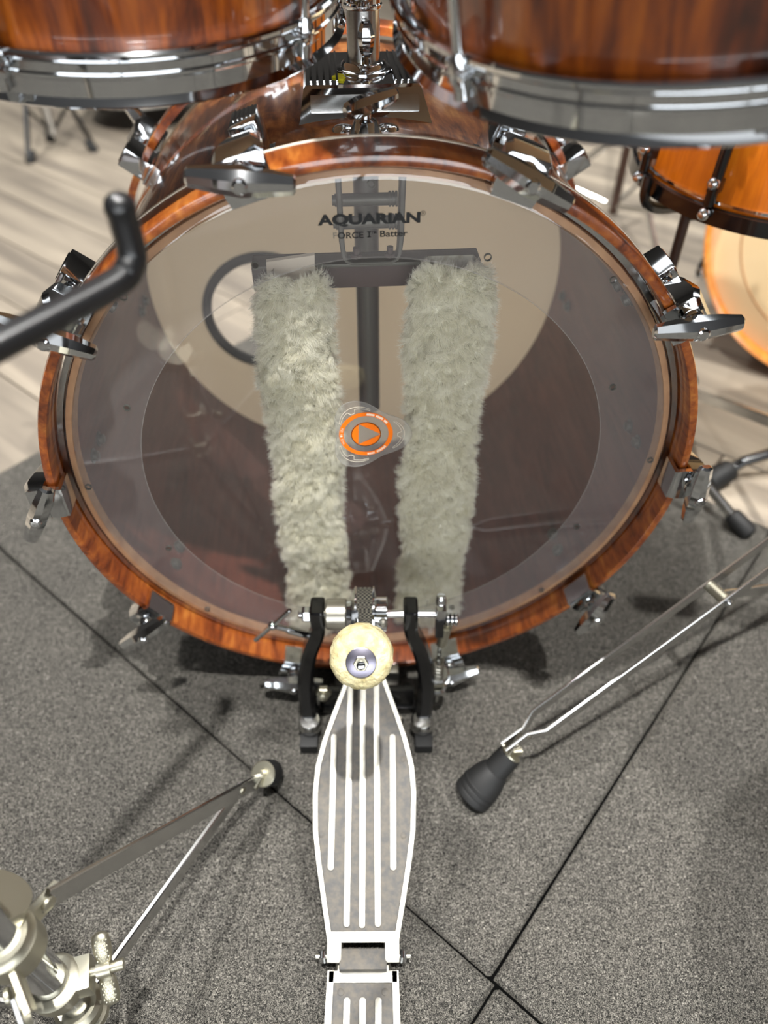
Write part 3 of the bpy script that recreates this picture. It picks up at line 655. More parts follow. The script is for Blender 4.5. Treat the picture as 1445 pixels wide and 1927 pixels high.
def fleece(name, corners, seed):
    """corners: x0,x1 at top and bottom; z0..z1; a lumpy skin plus clumped wool strands"""
    rng = np.random.default_rng(seed); (xt0, xt1, xb0, xb1, z1, z0) = corners
    yb = 0.056; th = 0.016; nx, nz = 14, 56
    def edges(s):
        wob = 0.0022*math.sin(s*17+seed)+0.0014*math.sin(s*41+seed*2)
        rnd = 0.013*max(0, 1-s/0.05)**2
        return xt0+(xb0-xt0)*s+wob+rnd, xt1+(xb1-xt1)*s+0.0025*math.sin(s*14+seed*3)-rnd
    def surf(a, s):
        e0, e1 = edges(s); x = e0+(e1-e0)*(0.5-0.5*math.cos(math.pi*a))
        lump = 0.0022*math.sin(s*46+a*5+seed)*math.sin(a*9+s*7)+0.0014*math.sin(s*90+a*14)
        seam = -0.0020*math.exp(-((a-0.52-0.06*math.sin(s*9))/0.07)**2)
        return Vector((x, yb-th*math.sin(math.pi*min(max(a, 0), 1))**0.55-lump-seam*-1.0, z1+(z0-z1)*s))
    bm = NB(); g = [[bm.verts.new(surf(i/nx, j/nz)) for i in range(nx+1)] for j in range(nz+1)]
    for j in range(nz):
        for i in range(nx): bm.faces.new((g[j][i], g[j][i+1], g[j+1][i+1], g[j+1][i]))
    bk = [[bm.verts.new((g[j][i].co.x, yb+0.004, g[j][i].co.z)) for i in (0, nx)] for j in range(nz+1)]
    for j in range(nz):
        bm.faces.new((g[j][0], g[j+1][0], bk[j+1][0], bk[j][0])); bm.faces.new((g[j][nx], bk[j][1], bk[j+1][1], g[j+1][nx])); bm.faces.new((bk[j][0], bk[j+1][0], bk[j+1][1], bk[j][1]))
    o = finish(bm, name, 'fleece_skin', bass, 80); o['label'] = 'cream sheepskin damper strip behind the clear head'
    # strands
    N = 80000; NC = 1100
    ca = rng.random(NC); cs = rng.random(NC)
    ctip = []
    Wm, Hm = 0.075, abs(z1-z0)
    for a, s in zip(ca, cs):
        p = surf(a, s); nx_ = (a-0.5)*1.8
        d = Vector((nx_*0.8+rng.normal(0, 0.45), -0.8, rng.normal(-0.05, 0.5)+(0.9 if s < 0.03 else 0))).normalized()
        ctip.append(p+d*(0.0075+0.003*rng.random()))
    ctip = np.array(ctip)
    A = rng.random(N); S = rng.random(N)
    V = np.zeros((N*5, 3)); Fc = []
    for k in range(N):
        a, s = A[k], S[k]; p = surf(a, s)
        d2 = ((ca-a)*Wm)**2+((cs-s)*Hm)**2; c_ = int(d2.argmin())
        tip = Vector(ctip[c_]); base_off = p-surf(ca[c_], cs[c_])
        t_ = tip+base_off*0.80+Vector(rng.normal(0, 0.0017, 3))
        if t_.y < 0.0255: t_.y = 0.0255+0.002*rng.random()
        mid = p.lerp(t_, 0.5)+Vector(((a-0.5)*0.003, -0.0025, rng.normal(0, 0.0008)))
        if mid.y < 0.0255: mid.y = 0.0258
        w_ = Vector((rng.normal(), 0.2, rng.normal())).normalized()*0.00014
        V[k*5] = p-w_; V[k*5+1] = p+w_; V[k*5+2] = mid-w_*0.8; V[k*5+3] = mid+w_*0.8; V[k*5+4] = t_
        b0 = k*5; Fc.append((b0, b0+1, b0+3, b0+2)); Fc.append((b0+2, b0+3, b0+4))
    me = bpy.data.meshes.new('wool'); me.from_pydata(V.tolist(), [], Fc); me.update()
    w_o = link('wool', me, 'fleece', o); w_o['kind'] = 'stuff'
    return o
fl = fleece('fleece_strip', (-0.0930, -0.0320, -0.0985, -0.0360, 0.5035, 0.048), 1)
fl2 = fleece('fleece_strip', (0.0330, 0.0980, 0.0300, 0.0985, 0.5085, 0.048), 2)
bm = NB(); pts = [(-0.083, 0.054, 0.494), (-0.045, 0.054, 0.497), (-0.044, 0.062, 0.5115), (-0.083, 0.062, 0.507)]
loft(bm, [pts, [(x, y+0.003, z+0.001) for x, y, z in pts]]); finish(bm, 'strip_hem', 'edge_cream', fl)['label'] = 'woven cream hem folded over the bar'

# ------------------------------------------------------------------ tom holder
th = thing('tom_holder', 'chrome tom holder post with clamp standing in the mounting block on the bass drum', 'drum hardware', (0.004, 0.190, 0))
bm = NB(); cyl(bm, (0, 0, zt-0.004), (0, 0, 0.6555), 0.0135, seg=32); post = finish(bm, 'post', 'chrome_worn', th)
bm = NB(); cyl(bm, (0, 0, 0.268), (0, 0, zt-0.004), 0.0118, seg=28); cyl(bm, (0.003, -0.0126, ony(690, 347, 0.18).z), (0.003, -0.0112, ony(690, 347, 0.18).z), 0.004, seg=14); dt_ = finish(bm, 'receiver_tube', 'tube_grey', bass); dt_.location = (0.004, 0.190, 0); dt_['label'] = 'grey tube reaching down inside the bass drum'
bm = NB(); turned(bm, (0, 0, 0.6545), (0, 0, 1), [(0, 0.0150), (0.0012, 0.0155), (0.003, 0.0155), (0.004, 0.0145), (0.02, 0.0160), (0.045, 0.0165), (0.047, 0.015)], 32); clampo = finish(bm, 'clamp', 'chrome', th)
bm = NB(); turned(bm, (-0.002, -0.014, 0.669), (0, -1, 0), [(0, 0.0105), (0.003, 0.0105), (0.0045, 0.0085), (0.008, 0.0078), (0.012, 0.0055), (0.0138, 0.002)], 24); finish(bm, 'acorn_bolt', 'chrome', clampo)
bm = NB(); tube(bm, [(0.0012, -0.0145, 0.616), (0.0012, -0.0165, 0.622), (0.0012, -0.018, 0.627)], 0.0034, 12)
rings = []
for z, a, b_ in ((0.6255, 0.0032, 0.0035), (0.629, 0.0052, 0.005), (0.6385, 0.0068, 0.006), (0.6465, 0.0046, 0.0048), (0.6495, 0.0028, 0.003)):
    rings.append([(0.0012+a*c_, -0.0185+b_*s_, z) for c_, s_ in ((1, 0.4), (0.5, 1), (-0.5, 1), (-1, 0.4), (-1, -0.4), (-0.5, -1), (0.5, -1), (1, -0.4))])
loft(bm, rings); finish(bm, 'wing_lever', 'chrome', th, 28)
bm = NB(); cyl(bm, (0, 0, 0.699), (0, 0, 0.80), 0.0125, seg=20); finish(bm, 'upper_tube', 'chrome', th)
for dx, dy, ln in ((-0.979, -0.206, 0.0285), (0.799, -0.602, 0.060)):
    bm = NB(); cyl(bm, (dx*0.008, dy*0.008, 0.775), (dx*ln, dy*ln, 0.775), 0.0085, seg=20); finish(bm, 'tom_arm', 'chrome', th)
# ------------------------------------------------------------------ rack toms
def tom(loc, tilt, roll, R, depth, label, lugs, a0, n=8):
    t = thing('rack_tom', label, 'drum', loc, 0.0); t.rotation_euler = Matrix.Rotation(roll, 3, 'Y').__matmul__(Matrix.Rotation(tilt, 3, 'X')).to_euler()
    hh = 0.030; rs = R-0.012
    bm = NB(); annulus(bm, [(rs, hh-0.010), (rs, hh+depth), (rs-0.008, hh+depth), (rs-0.008, hh-0.010)], 96, 'z'); finish(bm, 'shell', 'wood_tom', t)
    bm = NB()   # triple flanged hoop: out-turned lip top and bottom, bead between
    prof = [(R-0.0045, 0.002), (R-0.0005, 0.0), (R+0.0012, 0.0016), (R-0.0010, 0.0036), (R-0.0028, 0.0055), (R-0.0028, hh*0.50), (R-0.0014, hh*0.54), (R-0.0014, hh*0.60), (R-0.0028, hh*0.64), (R-0.0028, hh-0.0060), (R-0.0006, hh-0.0045), (R+0.0006, hh-0.0028), (R+0.0004, hh-0.0008), (R-0.0012, hh+0.0006), (R-0.0034, hh+0.0009), (R-0.0060, hh-0.0002), (rs+0.002, hh-0.004), (rs+0.003, hh-0.010), (R-0.0055, 0.006)]
    annulus(bm, prof, 128, 'z'); finish(bm, 'bottom_hoop', 'chrome', t, 30)
    bm = NB(); turned(bm, (0, 0, 0.008), (0, 0, 1), [(0, rs+0.001), (0.001, rs+0.001)], 64); finish(bm, 'bottom_head', 'cream_head', t)
    bm = NB(); annulus(bm, [(R-0.003, hh+depth), (R+0.001, hh+depth), (R+0.001, hh+depth+0.02), (R-0.003, hh+depth+0.02)], 96, 'z'); turned(bm, (0, 0, hh+depth+0.008), (0, 0, 1), [(0, R-0.004), (0.001, R-0.004)], 64); finish(bm, 'top_hoop', 'chrome', t)
    me_a = me_b = None
    for k in range(n):
        a = a0+2*math.pi*k/n
        if me_a is None:
            bm = NB(); box(bm, (rs+0.011, 0, hh+0.062), (0.022, 0.021, 0.046), bev=0.002); la = finish(bm, 'lug', 'chrome', t); me_a = la.data
            bm = NB(); cyl(bm, (R+0.0005, 0, hh*0.62), (R+0.0005, 0, hh+0.05), 0.0032, seg=12); turned(bm, (R+0.0005, 0, hh*0.70), (0, 0, -1), [(-0.010, 0.0042), (-0.004, 0.006), (0.0, 0.0065), (0.004, 0.0065), (0.0045, 0.0045), (0.013, 0.0042)], 14); turned(bm, (R+0.0005, 0, hh+0.028), (0, 0, 1), [(0, 0.0042), (0.003, 0.0052), (0.010, 0.0052)], 12)
            box(bm, (R+0.001, 0, hh*0.66), (0.010, 0.017, 0.005), bev=0.0012)
            lb = finish(bm, 'tension_rod', 'chrome', t); me_b = lb.data
        else: la = link('lug', me_a, None, t); lb = link('tension_rod', me_b, None, t)
        la.rotation_euler = (0, 0, a); lb.rotation_euler = (0, 0, a)
    return t
tom((-0.172, 0.153, 0.659), R_(7.5), R_(2.3), 0.160, 0.20, 'smaller reddish-brown rack tom with chrome hoop, on the snare stand side of the tom holder', 6, R_(-35), 5)
tom((0.2045, 0.039, 0.690), R_(9.3), R_(-9.8), 0.1895, 0.23, 'larger reddish-brown rack tom with chrome hoop, above the amber snare drum', 6, R_(-149), 7)

# ------------------------------------------------------------------ bass drum pedal
ped = thing('bass_drum_pedal', 'silver ribbed bass drum pedal with black posts and cream felt beater', 'drum pedal', (-0.016, -0.040, 0.0), R_(-3.9))
PINV = (Matrix.Translation((-0.016, -0.040, 0)) @ Matrix.Rotation(R_(-3.9), 4, 'Z')).inverted()
AX = Vector((0, 0, 0.178))
# foot board plane in pedal coordinates
HY, HZ, TYy, TZz = -0.2625, 0.0240, -0.006, 0.088
SL = Vector((0, TYy-HY, TZz-HZ)); BL = SL.length; SL.normalize(); SN = Vector((0, -SL.z, SL.y))
def fb(x, s, h): return Vector((x, HY, HZ))+SL*s+SN*h
def px_on_board(u, v):
    """pixel -> (x, s) on the foot board"""
    o = PINV @ CAM; d = PINV.to_3x3() @ ray(u, v); n_ = SN; t = (Vector((0, HY, HZ))-o).dot(n_)/d.dot(n_)
    p = o+d*t; return p.x, (p-Vector((0, HY, HZ))).dot(SL)
edge_px = [(1290, 637, 722), (1340, 620, 743), (1390, 602, 761), (1440, 590, 775), (1490, 585, 780), (1560, 585, 779), (1620, 591, 772), (1700, 603, 761), (1772, 614, 750)]
prof = []
for v, ul, ur in edge_px:
    (a, s1), (b_, s2) = px_on_board(ul, v), px_on_board(ur, v); prof.append(((s1+s2)/2, (b_-a)/2))
prof.sort()
def half(s):
    for (s0, w0), (s1, w1) in zip(prof, prof[1:]):
        if s <= s1 or (s1, w1) == prof[-1]: return w0+(w1-w0)*(s-s0)/(s1-s0)
SS = [prof[0][0]-0.001+(BL-prof[0][0])*k/28 for k in range(29)]
def outline(inset, s0, s1): 
    st = [s0]+[s for s in SS if s0 < s < s1]+[s1]
    return [(half(s)-inset, s) for s in st]+[(-half(s)+inset, s) for s in reversed(st)]
sa, sb = prof[0][0]-0.0005, BL
bm = NB(); prism(bm, outline(0.0, sa, sb), -0.006, -0.0012, lambda x, y, h: fb(x, y, h)); board = finish(bm, 'footboard', 'cast_grey', ped); board['label'] = 'long tapering foot board with raised bright ribs'
bm = NB(); o_ = outline(0.0, sa, sb); i_ = outline(0.0052, sa+0.010, sb-0.004)
# rim as a strip between two outlines of equal count
def resample(pts, n):
    P = [Vector((*p, 0)) for p in pts]+[Vector((*pts[0], 0))]; L = [0]
    for a, b_ in zip(P, P[1:]): L.append(L[-1]+(b_-a).length)
    out = []
    for k in range(n):
        t = L[-1]*k/n
        for q in range(len(L)-1):
            if L[q] <= t <= L[q+1]: out.append(P[q].lerp(P[q+1], (t-L[q])/max(L[q+1]-L[q], 1e-9))); break
    return out
def rimstrip(bm, s0, s1, inset, end0, end1, h0, h1, hw=half):
    st = [s0+(s1-s0)*k/30 for k in range(31)]
    for sg in (-1, 1):
        loft(bm, [[fb(sg*hw(s), s, h0), fb(sg*hw(s), s, h1-0.0006), fb(sg*(hw(s)-0.0006), s, h1), fb(sg*(hw(s)-inset+0.0004), s, h1), fb(sg*(hw(s)-inset), s, h1-0.0006), fb(sg*(hw(s)-inset), s, h0)] for s in st])
    for s_, e in ((s0, end0), (s1, -end1)):
        a, b_ = min(s_, s_+e), max(s_, s_+e); w_ = hw((a+b_)/2)-0.001
        loft(bm, [[fb(-w_, a, h0), fb(w_, a, h0), fb(w_, b_, h0), fb(-w_, b_, h0)], [fb(-w_, a, h1-0.0001), fb(w_, a, h1-0.0001), fb(w_, b_, h1-0.0001), fb(-w_, b_, h1-0.0001)]])
rimstrip(bm, sa, sb, 0.0052, 0.0085, 0.004, -0.0062, 0.0006)
finish(bm, 'rim', 'aluminium', board, 30)
def rib(bm, x, s0, s1, w_, h0, h1, fn=fb, x1=None):
    x1 = x if x1 is None else x1; n_ = 8; pts = []
    for k in range(n_+1): a = -math.pi/2-math.pi*k/n_+math.pi/2; pts.append((x+w_/2*math.cos(math.pi+math.pi*k/n_), s0+w_/2+w_/2*math.sin(math.pi+math.pi*k/n_)))
    for k in range(n_+1): pts.append((x1+w_/2*math.cos(math.pi*k/n_), s1-w_/2+w_/2*math.sin(math.pi*k/n_)))
    prism(bm, pts, h0, h1, fn, 0.0005)
ribs_px = [((652, 1762), (659, 1300)), ((681, 1764), (683, 1300)), ((711, 1762), (708, 1300)), ((622, 1630), (629, 1382)), ((740, 1630), (739, 1382))]
for (lo, hi) in ribs_px:
    x0, s0 = px_on_board(lo[0], lo[1]-17 if lo[1] > 1700 else lo[1]+8); x1, s1 = px_on_board(*hi)
    if lo[1] > 1700: s1 = BL-0.005
    bm = NB(); rib(bm, x0, s0, s1, 0.0056, -0.002, 0.0008, fb, x1); finish(bm, 'rib', 'aluminium', board, 30)
for u, v in ((609, 1427), (758, 1428), (604, 1570), (759, 1572), (642, 1757), (713, 1757)):
    x, s = px_on_board(u, v); bm = NB(); turned(bm, fb(x, s, -0.0016), SN, [(0, 0.0029), (0.0008, 0.0029), (0.0010, 0.0024)], 16); finish(bm, 'rivet', 'cast_grey', board)
# hinge: lugs of the board, knuckle of the heel plate, pin and nuts
w0 = half(sa)
bm = NB()
for sg in (-1, 1):
    bm = NB(); box(bm, fb(sg*(w0-0.0065), sa-0.0075, -0.0036), (0.013, 0.017, 0.008), Matrix.Rotation(math.atan2(SL.z, SL.y), 3, 'X'), 0.001)
    finish(bm, 'hinge_lug', 'aluminium', board)
PY, PZ_ = HY+sa*SL.y-0.0095, HZ+sa*SL.z-0.0060
heel_top = 0.0135
bm = NB(); cyl(bm, (-w0-0.010, PY, PZ_), (w0+0.010, PY, PZ_), 0.0026, seg=14); pin = finish(bm, 'hinge_pin', 'steel', ped)
for sg in (-1, 1): bm = NB(); hexnut(bm, (sg*(w0+0.0008), PY, PZ_), (sg, 0, 0), 0.0058, 0.0056); finish(bm, 'hex_nut', 'chrome', pin)
hw2 = w0-0.0008
bm = NB(); box(bm, (0, PY-0.003, PZ_-0.0015), (hw2*1.34, 0.017, 0.009), bev=0.0012); prism(bm, [(-hw2, PY-0.010), (hw2, PY-0.010), (hw2+0.0025, PY-0.135), (0.020, PY-0.150), (-0.020, PY-0.150), (-hw2-0.0025, PY-0.135)], 0.002, heel_top-0.0022); heel = finish(bm, 'heel_plate', 'cast_grey', ped); heel['label'] = 'flat ribbed heel plate hinged behind the foot board'
def flat(x, y, h): return Vector((x, y, h))
bm = NB()
for sg in (-1, 1): prism(bm, [(sg*hw2, PY-0.010), (sg*(hw2-0.0058), PY-0.010), (sg*(hw2-0.0035), PY-0.135), (sg*(hw2+0.0025), PY-0.135)], 0.002, heel_top, flat)
prism(bm, [(-hw2+0.001, PY-0.010), (hw2-0.001, PY-0.010), (hw2-0.001, PY-0.0195), (-hw2+0.001, PY-0.0195)], 0.002, heel_top, flat, 0.0004)
prism(bm, [(-hw2-0.0025, PY-0.130), (hw2+0.0025, PY-0.130), (0.022, PY-0.150), (-0.022, PY-0.150)], 0.002, heel_top, flat)
box(bm, (0, PY-0.004, heel_top-0.002), (hw2*1.34, 0.014, 0.004), bev=0.0008)
finish(bm, 'rim', 'aluminium', heel, 30)
for k in (-1, 0, 1):
    bm = NB(); rib(bm, k*0.0138, PY-0.122, PY-0.0305, 0.0058, heel_top-0.003, heel_top, flat); finish(bm, 'rib', 'aluminium', heel, 30)
for k in (-1, 1): bm = NB(); turned(bm, (k*0.0196, PY-0.0262, heel_top-0.0026), (0, 0, 1), [(0, 0.0030), (0.0009, 0.0030), (0.0011, 0.0024)], 16); finish(bm, 'rivet', 'cast_grey', heel)
# base rods from heel to frame
bm = NB()
for sg in (-1, 1): tube(bm, [(sg*0.022, PY-0.02, 0.006), (sg*0.022, -0.05, 0.006), (sg*0.040, -0.02, 0.010)], 0.0035, 10)
finish(bm, 'base_rod', 'steel', ped)
# black bowed posts
for sg in (-1, 1):
    bm = NB()
    path = spline([(sg*0.047, -0.001, 0.168), (sg*0.0495, 0.001, 0.148), (sg*0.060, 0.002, 0.112), (sg*0.0665, -0.004, 0.075), (sg*0.0665, -0.014, 0.045), (sg*0.063, -0.024, 0.020), (sg*0.060, -0.026, 0.002)], 6)
    nn = len(path); wds = [0.018+0.010*k/(nn-1) for k in range(nn)]; ths = [0.0135+0.004*min(1, 2*k/(nn-1)) for k in range(nn)]
    strap(bm, path, wds, ths, (0, 1, 0))
    box(bm, (sg*0.047, 0, 0.178), (0.0148, 0.024, 0.030), bev=0.005, seg=3)
    post_ = finish(bm, 'post', 'black_gloss', ped, 40); post_['label'] = 'black bowed post carrying the axle'
    bm = NB(); cyl(bm, (sg*0.0545, 0, 0.178), (sg*0.0395, 0, 0.178), 0.0085, seg=20); finish(bm, 'bearing_ring', 'zinc', post_)
    bm = NB(); turned(bm, (sg*0.0635, -0.034, 0.004), (0, 0, 1), [(0, 0.005), (0.010, 0.005), (0.0105, 0.0115), (0.015, 0.0135), (0.024, 0.0130), (0.027, 0.0110), (0.0275, 0.006)], 26); finish(bm, 'spur_screw', 'chrome_worn', ped)
    bm = NB(); box(bm, (sg*0.0645, -0.050, 0.008), (0.020, 0.018, 0.015), bev=0.002); finish(bm, 'rubber_pad', 'black_rubber', ped)
bm = NB(); box(bm, (0, 0.004, 0.010), (0.112, 0.030, 0.010), bev=0.003); box(bm, (0, -0.004, 0.030), (0.108, 0.008, 0.034), bev=0.003); finish(bm, 'base_casting', 'black_gloss', ped)
bm = NB(); hexnut(bm, (-0.048, -0.008, 0.050), (0, -1, 0.2), 0.0085, 0.007); turned(bm, (-0.048, -0.014, 0.051), (0, -1, 0.2), [(0, 0.005), (0.006, 0.005), (0.007, 0.003)], 14); finish(bm, 'frame_bolt', 'zinc', ped)
bm = NB(); box(bm, (0.0, 0.020, 0.038), (0.074, 0.012, 0.026), bev=0.003); finish(bm, 'clamp_jaw', 'steel', ped)['label'] = 'worn grey jaw clamped on the bass drum hoop'
# clamp T-screw
tcn = Vector((-0.086, 0.010, 0.151)); tdir = Vector((0.62, 0.1, -0.42)).normalized()
bm = NB(); tube(bm, [tcn, tcn+tdir*0.020], 0.0032, 12); cyl(bm, tcn+tdir*0.018, tcn+tdir*0.050, 0.0046, seg=14); ts = finish(bm, 'clamp_screw', 'chrome', ped)
ta = PINV @ ony(480, 1205, -0.030); tb_ = PINV @ ony(546, 1148, -0.030); tm_ = (ta+tb_)/2
ts.location = tm_-tcn
bm = NB(); dd = (tb_-ta)/2; tube(bm, [tcn-dd, tcn-dd*0.96, tcn+dd*0.96, tcn+dd], [0.0022, 0.0027, 0.0027, 0.0022], 12); ball(bm, tcn, 0.0052); finish(bm, 'tee_bar', 'chrome', ts)
# axle assembly
bm = NB(); cyl(bm, (-0.064, 0, 0.178), (0.082, 0, 0.178), 0.0042, seg=18); axle = finish(bm, 'axle', 'chrome', ped)
bm = NB(); hexnut(bm, (-0.0545, 0, 0.178), (-1, 0, 0), 0.0082, 0.0085); turned(bm, (-0.063, 0, 0.178), (-1, 0, 0), [(0, 0.0045), (0.003, 0.0045), (0.004, 0.003)], 14); finish(bm, 'hex_nut', 'chrome', axle)
bm = NB(); turned(bm, (-0.0385, 0, 0.178), (1, 0, 0), [(0, 0.0150), (0.001, 0.0160), (0.0195, 0.0160), (0.0205, 0.0150)], 30); finish(bm, 'spacer', 'steel', axle)['label'] = 'brushed steel sleeve on the axle'
bm = NB(); turned(bm, (-0.0175, 0, 0.178), (1, 0, 0), [(0, 0.014), (0.004, 0.015), (0.0065, 0.024), (0.0085, 0.0290), (0.0100, 0.0290), (0.0101, 0.0260), (0.0265, 0.0260), (0.0266, 0.0290), (0.0280, 0.0290), (0.030, 0.018), (0.040, 0.018), (0.041, 0.0165)], 40)
wheel = finish(bm, 'cam_wheel', 'chrome', axle); wheel['label'] = 'chrome cam wheel carrying the woven strap'
bm = NB(); turned(bm, (0.019, -0.0165, 0.186), (0, -1, 0.3), [(0, 0.0045), (0.003, 0.0045), (0.005, 0.002)], 14); finish(bm, 'set_screw', 'steel', axle)
bm = NB(); xs0, xs1 = -0.0070, 0.0085; pth = []
for k in range(22): a = R_(75+k*(-1)*0)+0; 
pth = [Vector((0, 0.0305*math.cos(a), 0.178+0.0305*math.sin(a))) for a in [R_(70+k*8) for k in range(16)]]
pth += [Vector((0, -0.0275, 0.160)), Vector((0, -0.0240, 0.130)), Vector((0, -0.018, 0.098))]
rings = []
for i, p in enumerate(pth):
    d = (pth[min(i+1, len(pth)-1)]-pth[max(i-1, 0)]).normalized(); n_ = Vector((1, 0, 0)).cross(d)
    rings.append([p+Vector((x, 0, 0))+n_*h for x, h in ((xs0, -0.0008), (xs1, -0.0008), (xs1, 0.0008), (xs0, 0.0008))])
loft(bm, rings); finish(bm, 'strap', 'strap', axle)['label'] = 'dark woven drive strap'
BT = Vector((0.002, -0.137, 0.297)); sd = (BT-AX).normalized()
sc = Vector((-0.0065, 0, 0.0))
bm = NB(); box(bm, AX+Vector((-0.0085, -0.018, 0.014)), (0.007, 0.020, 0.022), Matrix.Rotation(R_(40), 3, 'X'), 0.002); cyl(bm, AX+Vector((-0.006, 0, 0))+sd*0.022, BT+sd*0.012, 0.0034, seg=14)
shaft = finish(bm, 'beater_shaft', 'chrome', ped)
bm = NB(); turned(bm, BT-sd*0.030, sd, [(0, 0.016), (0.0015, 0.0205), (0.006, 0.0240), (0.016, 0.0252), (0.026, 0.0246), (0.0335, 0.0222), (0.0375, 0.0180), (0.0385, 0.011), (0.0385, 0.004)], 48)
for v in bm.verts:
    d_ = v.co-BT; k = d_.dot(sd); rad = (d_-sd*k)
    if rad.length > 0.006: v.co += rad.normalized()*0.0005*math.sin(v.co.x*900+v.co.z*700)
felt = finish(bm, 'beater_felt', 'felt', shaft, 60); felt['label'] = 'round cream felt beater head'
bm = NB(); turned(bm, BT+sd*0.0083, sd, [(0, 0.0118), (0.0012, 0.0118), (0.0016, 0.0112)], 32); finish(bm, 'washer', 'washer', shaft)
bm = NB(); hexnut(bm, BT+sd*0.0098, sd, 0.0058, 0.0050); finish(bm, 'hex_nut', 'zinc', shaft)
bm = NB(); turned(bm, BT+sd*0.0145, sd, [(0, 0.0034), (0.004, 0.0034), (0.0046, 0.0022)], 14); finish(bm, 'bolt_end', 'chrome', shaft)
# spring linkage at the end of the axle
bm = NB(); rings = []
box(bm, (0.0775, 0.002, 0.180), (0.0105, 0.020, 0.024), bev=0.0025); turned(bm, (0.0775, 0.004, 0.190), (0, 0.25, 1), [(0, 0.0058), (0.006, 0.0055), (0.010, 0.004), (0.0105, 0.002)], 14)
crank = finish(bm, 'crank', 'chrome', axle)
bm = NB(); box(bm, (0.0765, -0.006, 0.165), (0.0090, 0.012, 0.022), Matrix.Rotation(R_(-15), 3, 'X'), 0.002); finish(bm, 'crank_tail', 'black_gloss', axle)
bm = NB()
for k in range(3): turned(bm, (0.083+k*0.0042, -0.002, 0.172), (1, 0, 0), [(0, 0.0052), (0.001, 0.0072), (0.0030, 0.0072), (0.004, 0.0052)], 18)
finish(bm, 'swivel', 'chrome', axle)
bm = NB(); cyl(bm, (0.0865, -0.002, 0.166), (0.0840, 0.0, 0.148), 0.0030, seg=10); cyl(bm, (0.0845, -0.001, 0.158), (0.0815, 0.0005, 0.126), 0.0060, seg=16); finish(bm, 'spring_rod', 'zinc', axle)
bm = NB(); tube(bm, spline([(0.0815, 0, 0.126), (0.0800, 0.0, 0.116), (0.0800, -0.001, 0.104), (0.0800, -0.002, 0.080)], 4), 0.0022, 8); finish(bm, 'spring_hook', 'chrome', axle)
bm = NB(); pts = [(0.080+0.0058*math.cos(k*0.7), -0.002+0.0058*math.sin(k*0.7), 0.098-0.0006*k) for k in range(80)]; tube(bm, pts, 0.0010, 6); finish(bm, 'spring', 'steel', ped)
bm = NB(); turned(bm, (0.080, -0.003, 0.070), (0, 0, 1), [(0, 0.0110), (0.0012, 0.0126), (0.0050, 0.0126), (0.0062, 0.0110)], 26); turned(bm, (0.080, -0.003, 0.040), (0, 0, 1), [(0, 0.0085), (0.004, 0.0108), (0.010, 0.0108), (0.012, 0.0085)], 18); cyl(bm, (0.080, -0.003, 0.020), (0.080, -0.003, 0.080), 0.003, seg=12); finish(bm, 'adjusting_nut', 'chrome_worn', ped)
bm = NB(); box(bm, (0.074, -0.002, 0.058), (0.026, 0.014, 0.008), bev=0.002); finish(bm, 'spring_bracket', 'zinc', ped)

# ------------------------------------------------------------------ snare stand (left, only base and one arm reach into view)
SX, SY = -0.262, -0.340
st = thing('snare_stand', 'flat-braced chrome snare stand with a knurled wing nut and black basket arm, beside the pedal', 'stand', (SX, SY, 0))
bm = NB(); cyl(bm, (0, 0, 0.155), (0, 0, 0.50), 0.0130, seg=28); finish(bm, 'column', 'chrome', st)
bm = NB(); cyl(bm, (0, 0, 0.045), (0, 0, 0.165), 0.0105, seg=28); finish(bm, 'lower_tube', 'chrome_worn', st)
bm = NB(); turned(bm, (0, 0, 0.150), (0, 0, -1), [(0, 0.0165), (0.002, 0.0195), (0.012, 0.0195), (0.014, 0.018), (0.020, 0.018), (0.022, 0.0165)], 32)
box(bm, (0.0135, 0.004, 0.1385), (0.024, 0.024, 0.020), Matrix.Rotation(R_(10), 3, 'Z'), 0.0025); clp = finish(bm, 'leg_clamp', 'zinc', st)
wn = PINV.inverted() @ Vector((0, 0, 0)); wpos = onz(199, 1822, 0.142)-Vector((SX, SY, 0))
axd = Vector((0.985, 0.17, 0)).normalized()
bm = NB(); tube(bm, [wpos-axd*0.024, wpos+axd*0.013], 0.0042, 14); turned(bm, wpos-axd*0.006, axd, [(0, 0.0065), (0.010, 0.0065)], 16); wnb = finish(bm, 'wing_bolt', 'zinc', clp)
wv_ = Vector((0.02, 0.69, 0.72)).normalized(); wv_ = (wv_-axd*wv_.dot(axd)).normalized(); wu_ = axd.cross(wv_)
for sg in (-1, 1):
    bm = NB(); rings = []; cs = []
    for t, a_, b_ in ((0.005, 0.0030, 0.0042), (0.007, 0.0038, 0.0058), (0.013, 0.0042, 0.0068), (0.021, 0.0042, 0.0070), (0.026, 0.0036, 0.0058), (0.0275, 0.0020, 0.0034)):
        cpt = wpos+wv_*(sg*t); rings.append([cpt+axd*(b_*math.cos(2*math.pi*k/12))+wu_*(a_*math.sin(2*math.pi*k/12)) for k in range(12)])
    loft(bm, rings)
    for i in range(8):                                   # knurl bosses
        for j in range(4):
            cpt = wpos+wv_*(sg*(0.0085+i*0.0021))+axd*((j-1.5)*0.0024+(0.0012 if i % 2 else 0))
            for dsg in (-1, 1): box(bm, cpt+wu_*(dsg*0.0041), (0.0014, 0.0014, 0.0010), Matrix((axd, wv_, wu_)).transposed() @ Matrix.Rotation(R_(45), 3, 'Z'), 0.0004, 1)
    finish(bm, 'wing', 'zinc', wnb, 40)
bm = NB(); turned(bm, (0, 0, 0.225), (0, 0, 1), [(0, 0.0175), (0.002, 0.0205), (0.024, 0.0205), (0.026, 0.018), (0.030, 0.0165)], 32); cyl(bm, (-0.010, 0.012, 0.262), (-0.004, 0.02, 0.272), 0.024, seg=28)
uc = finish(bm, 'leg_collar', 'zinc', st)
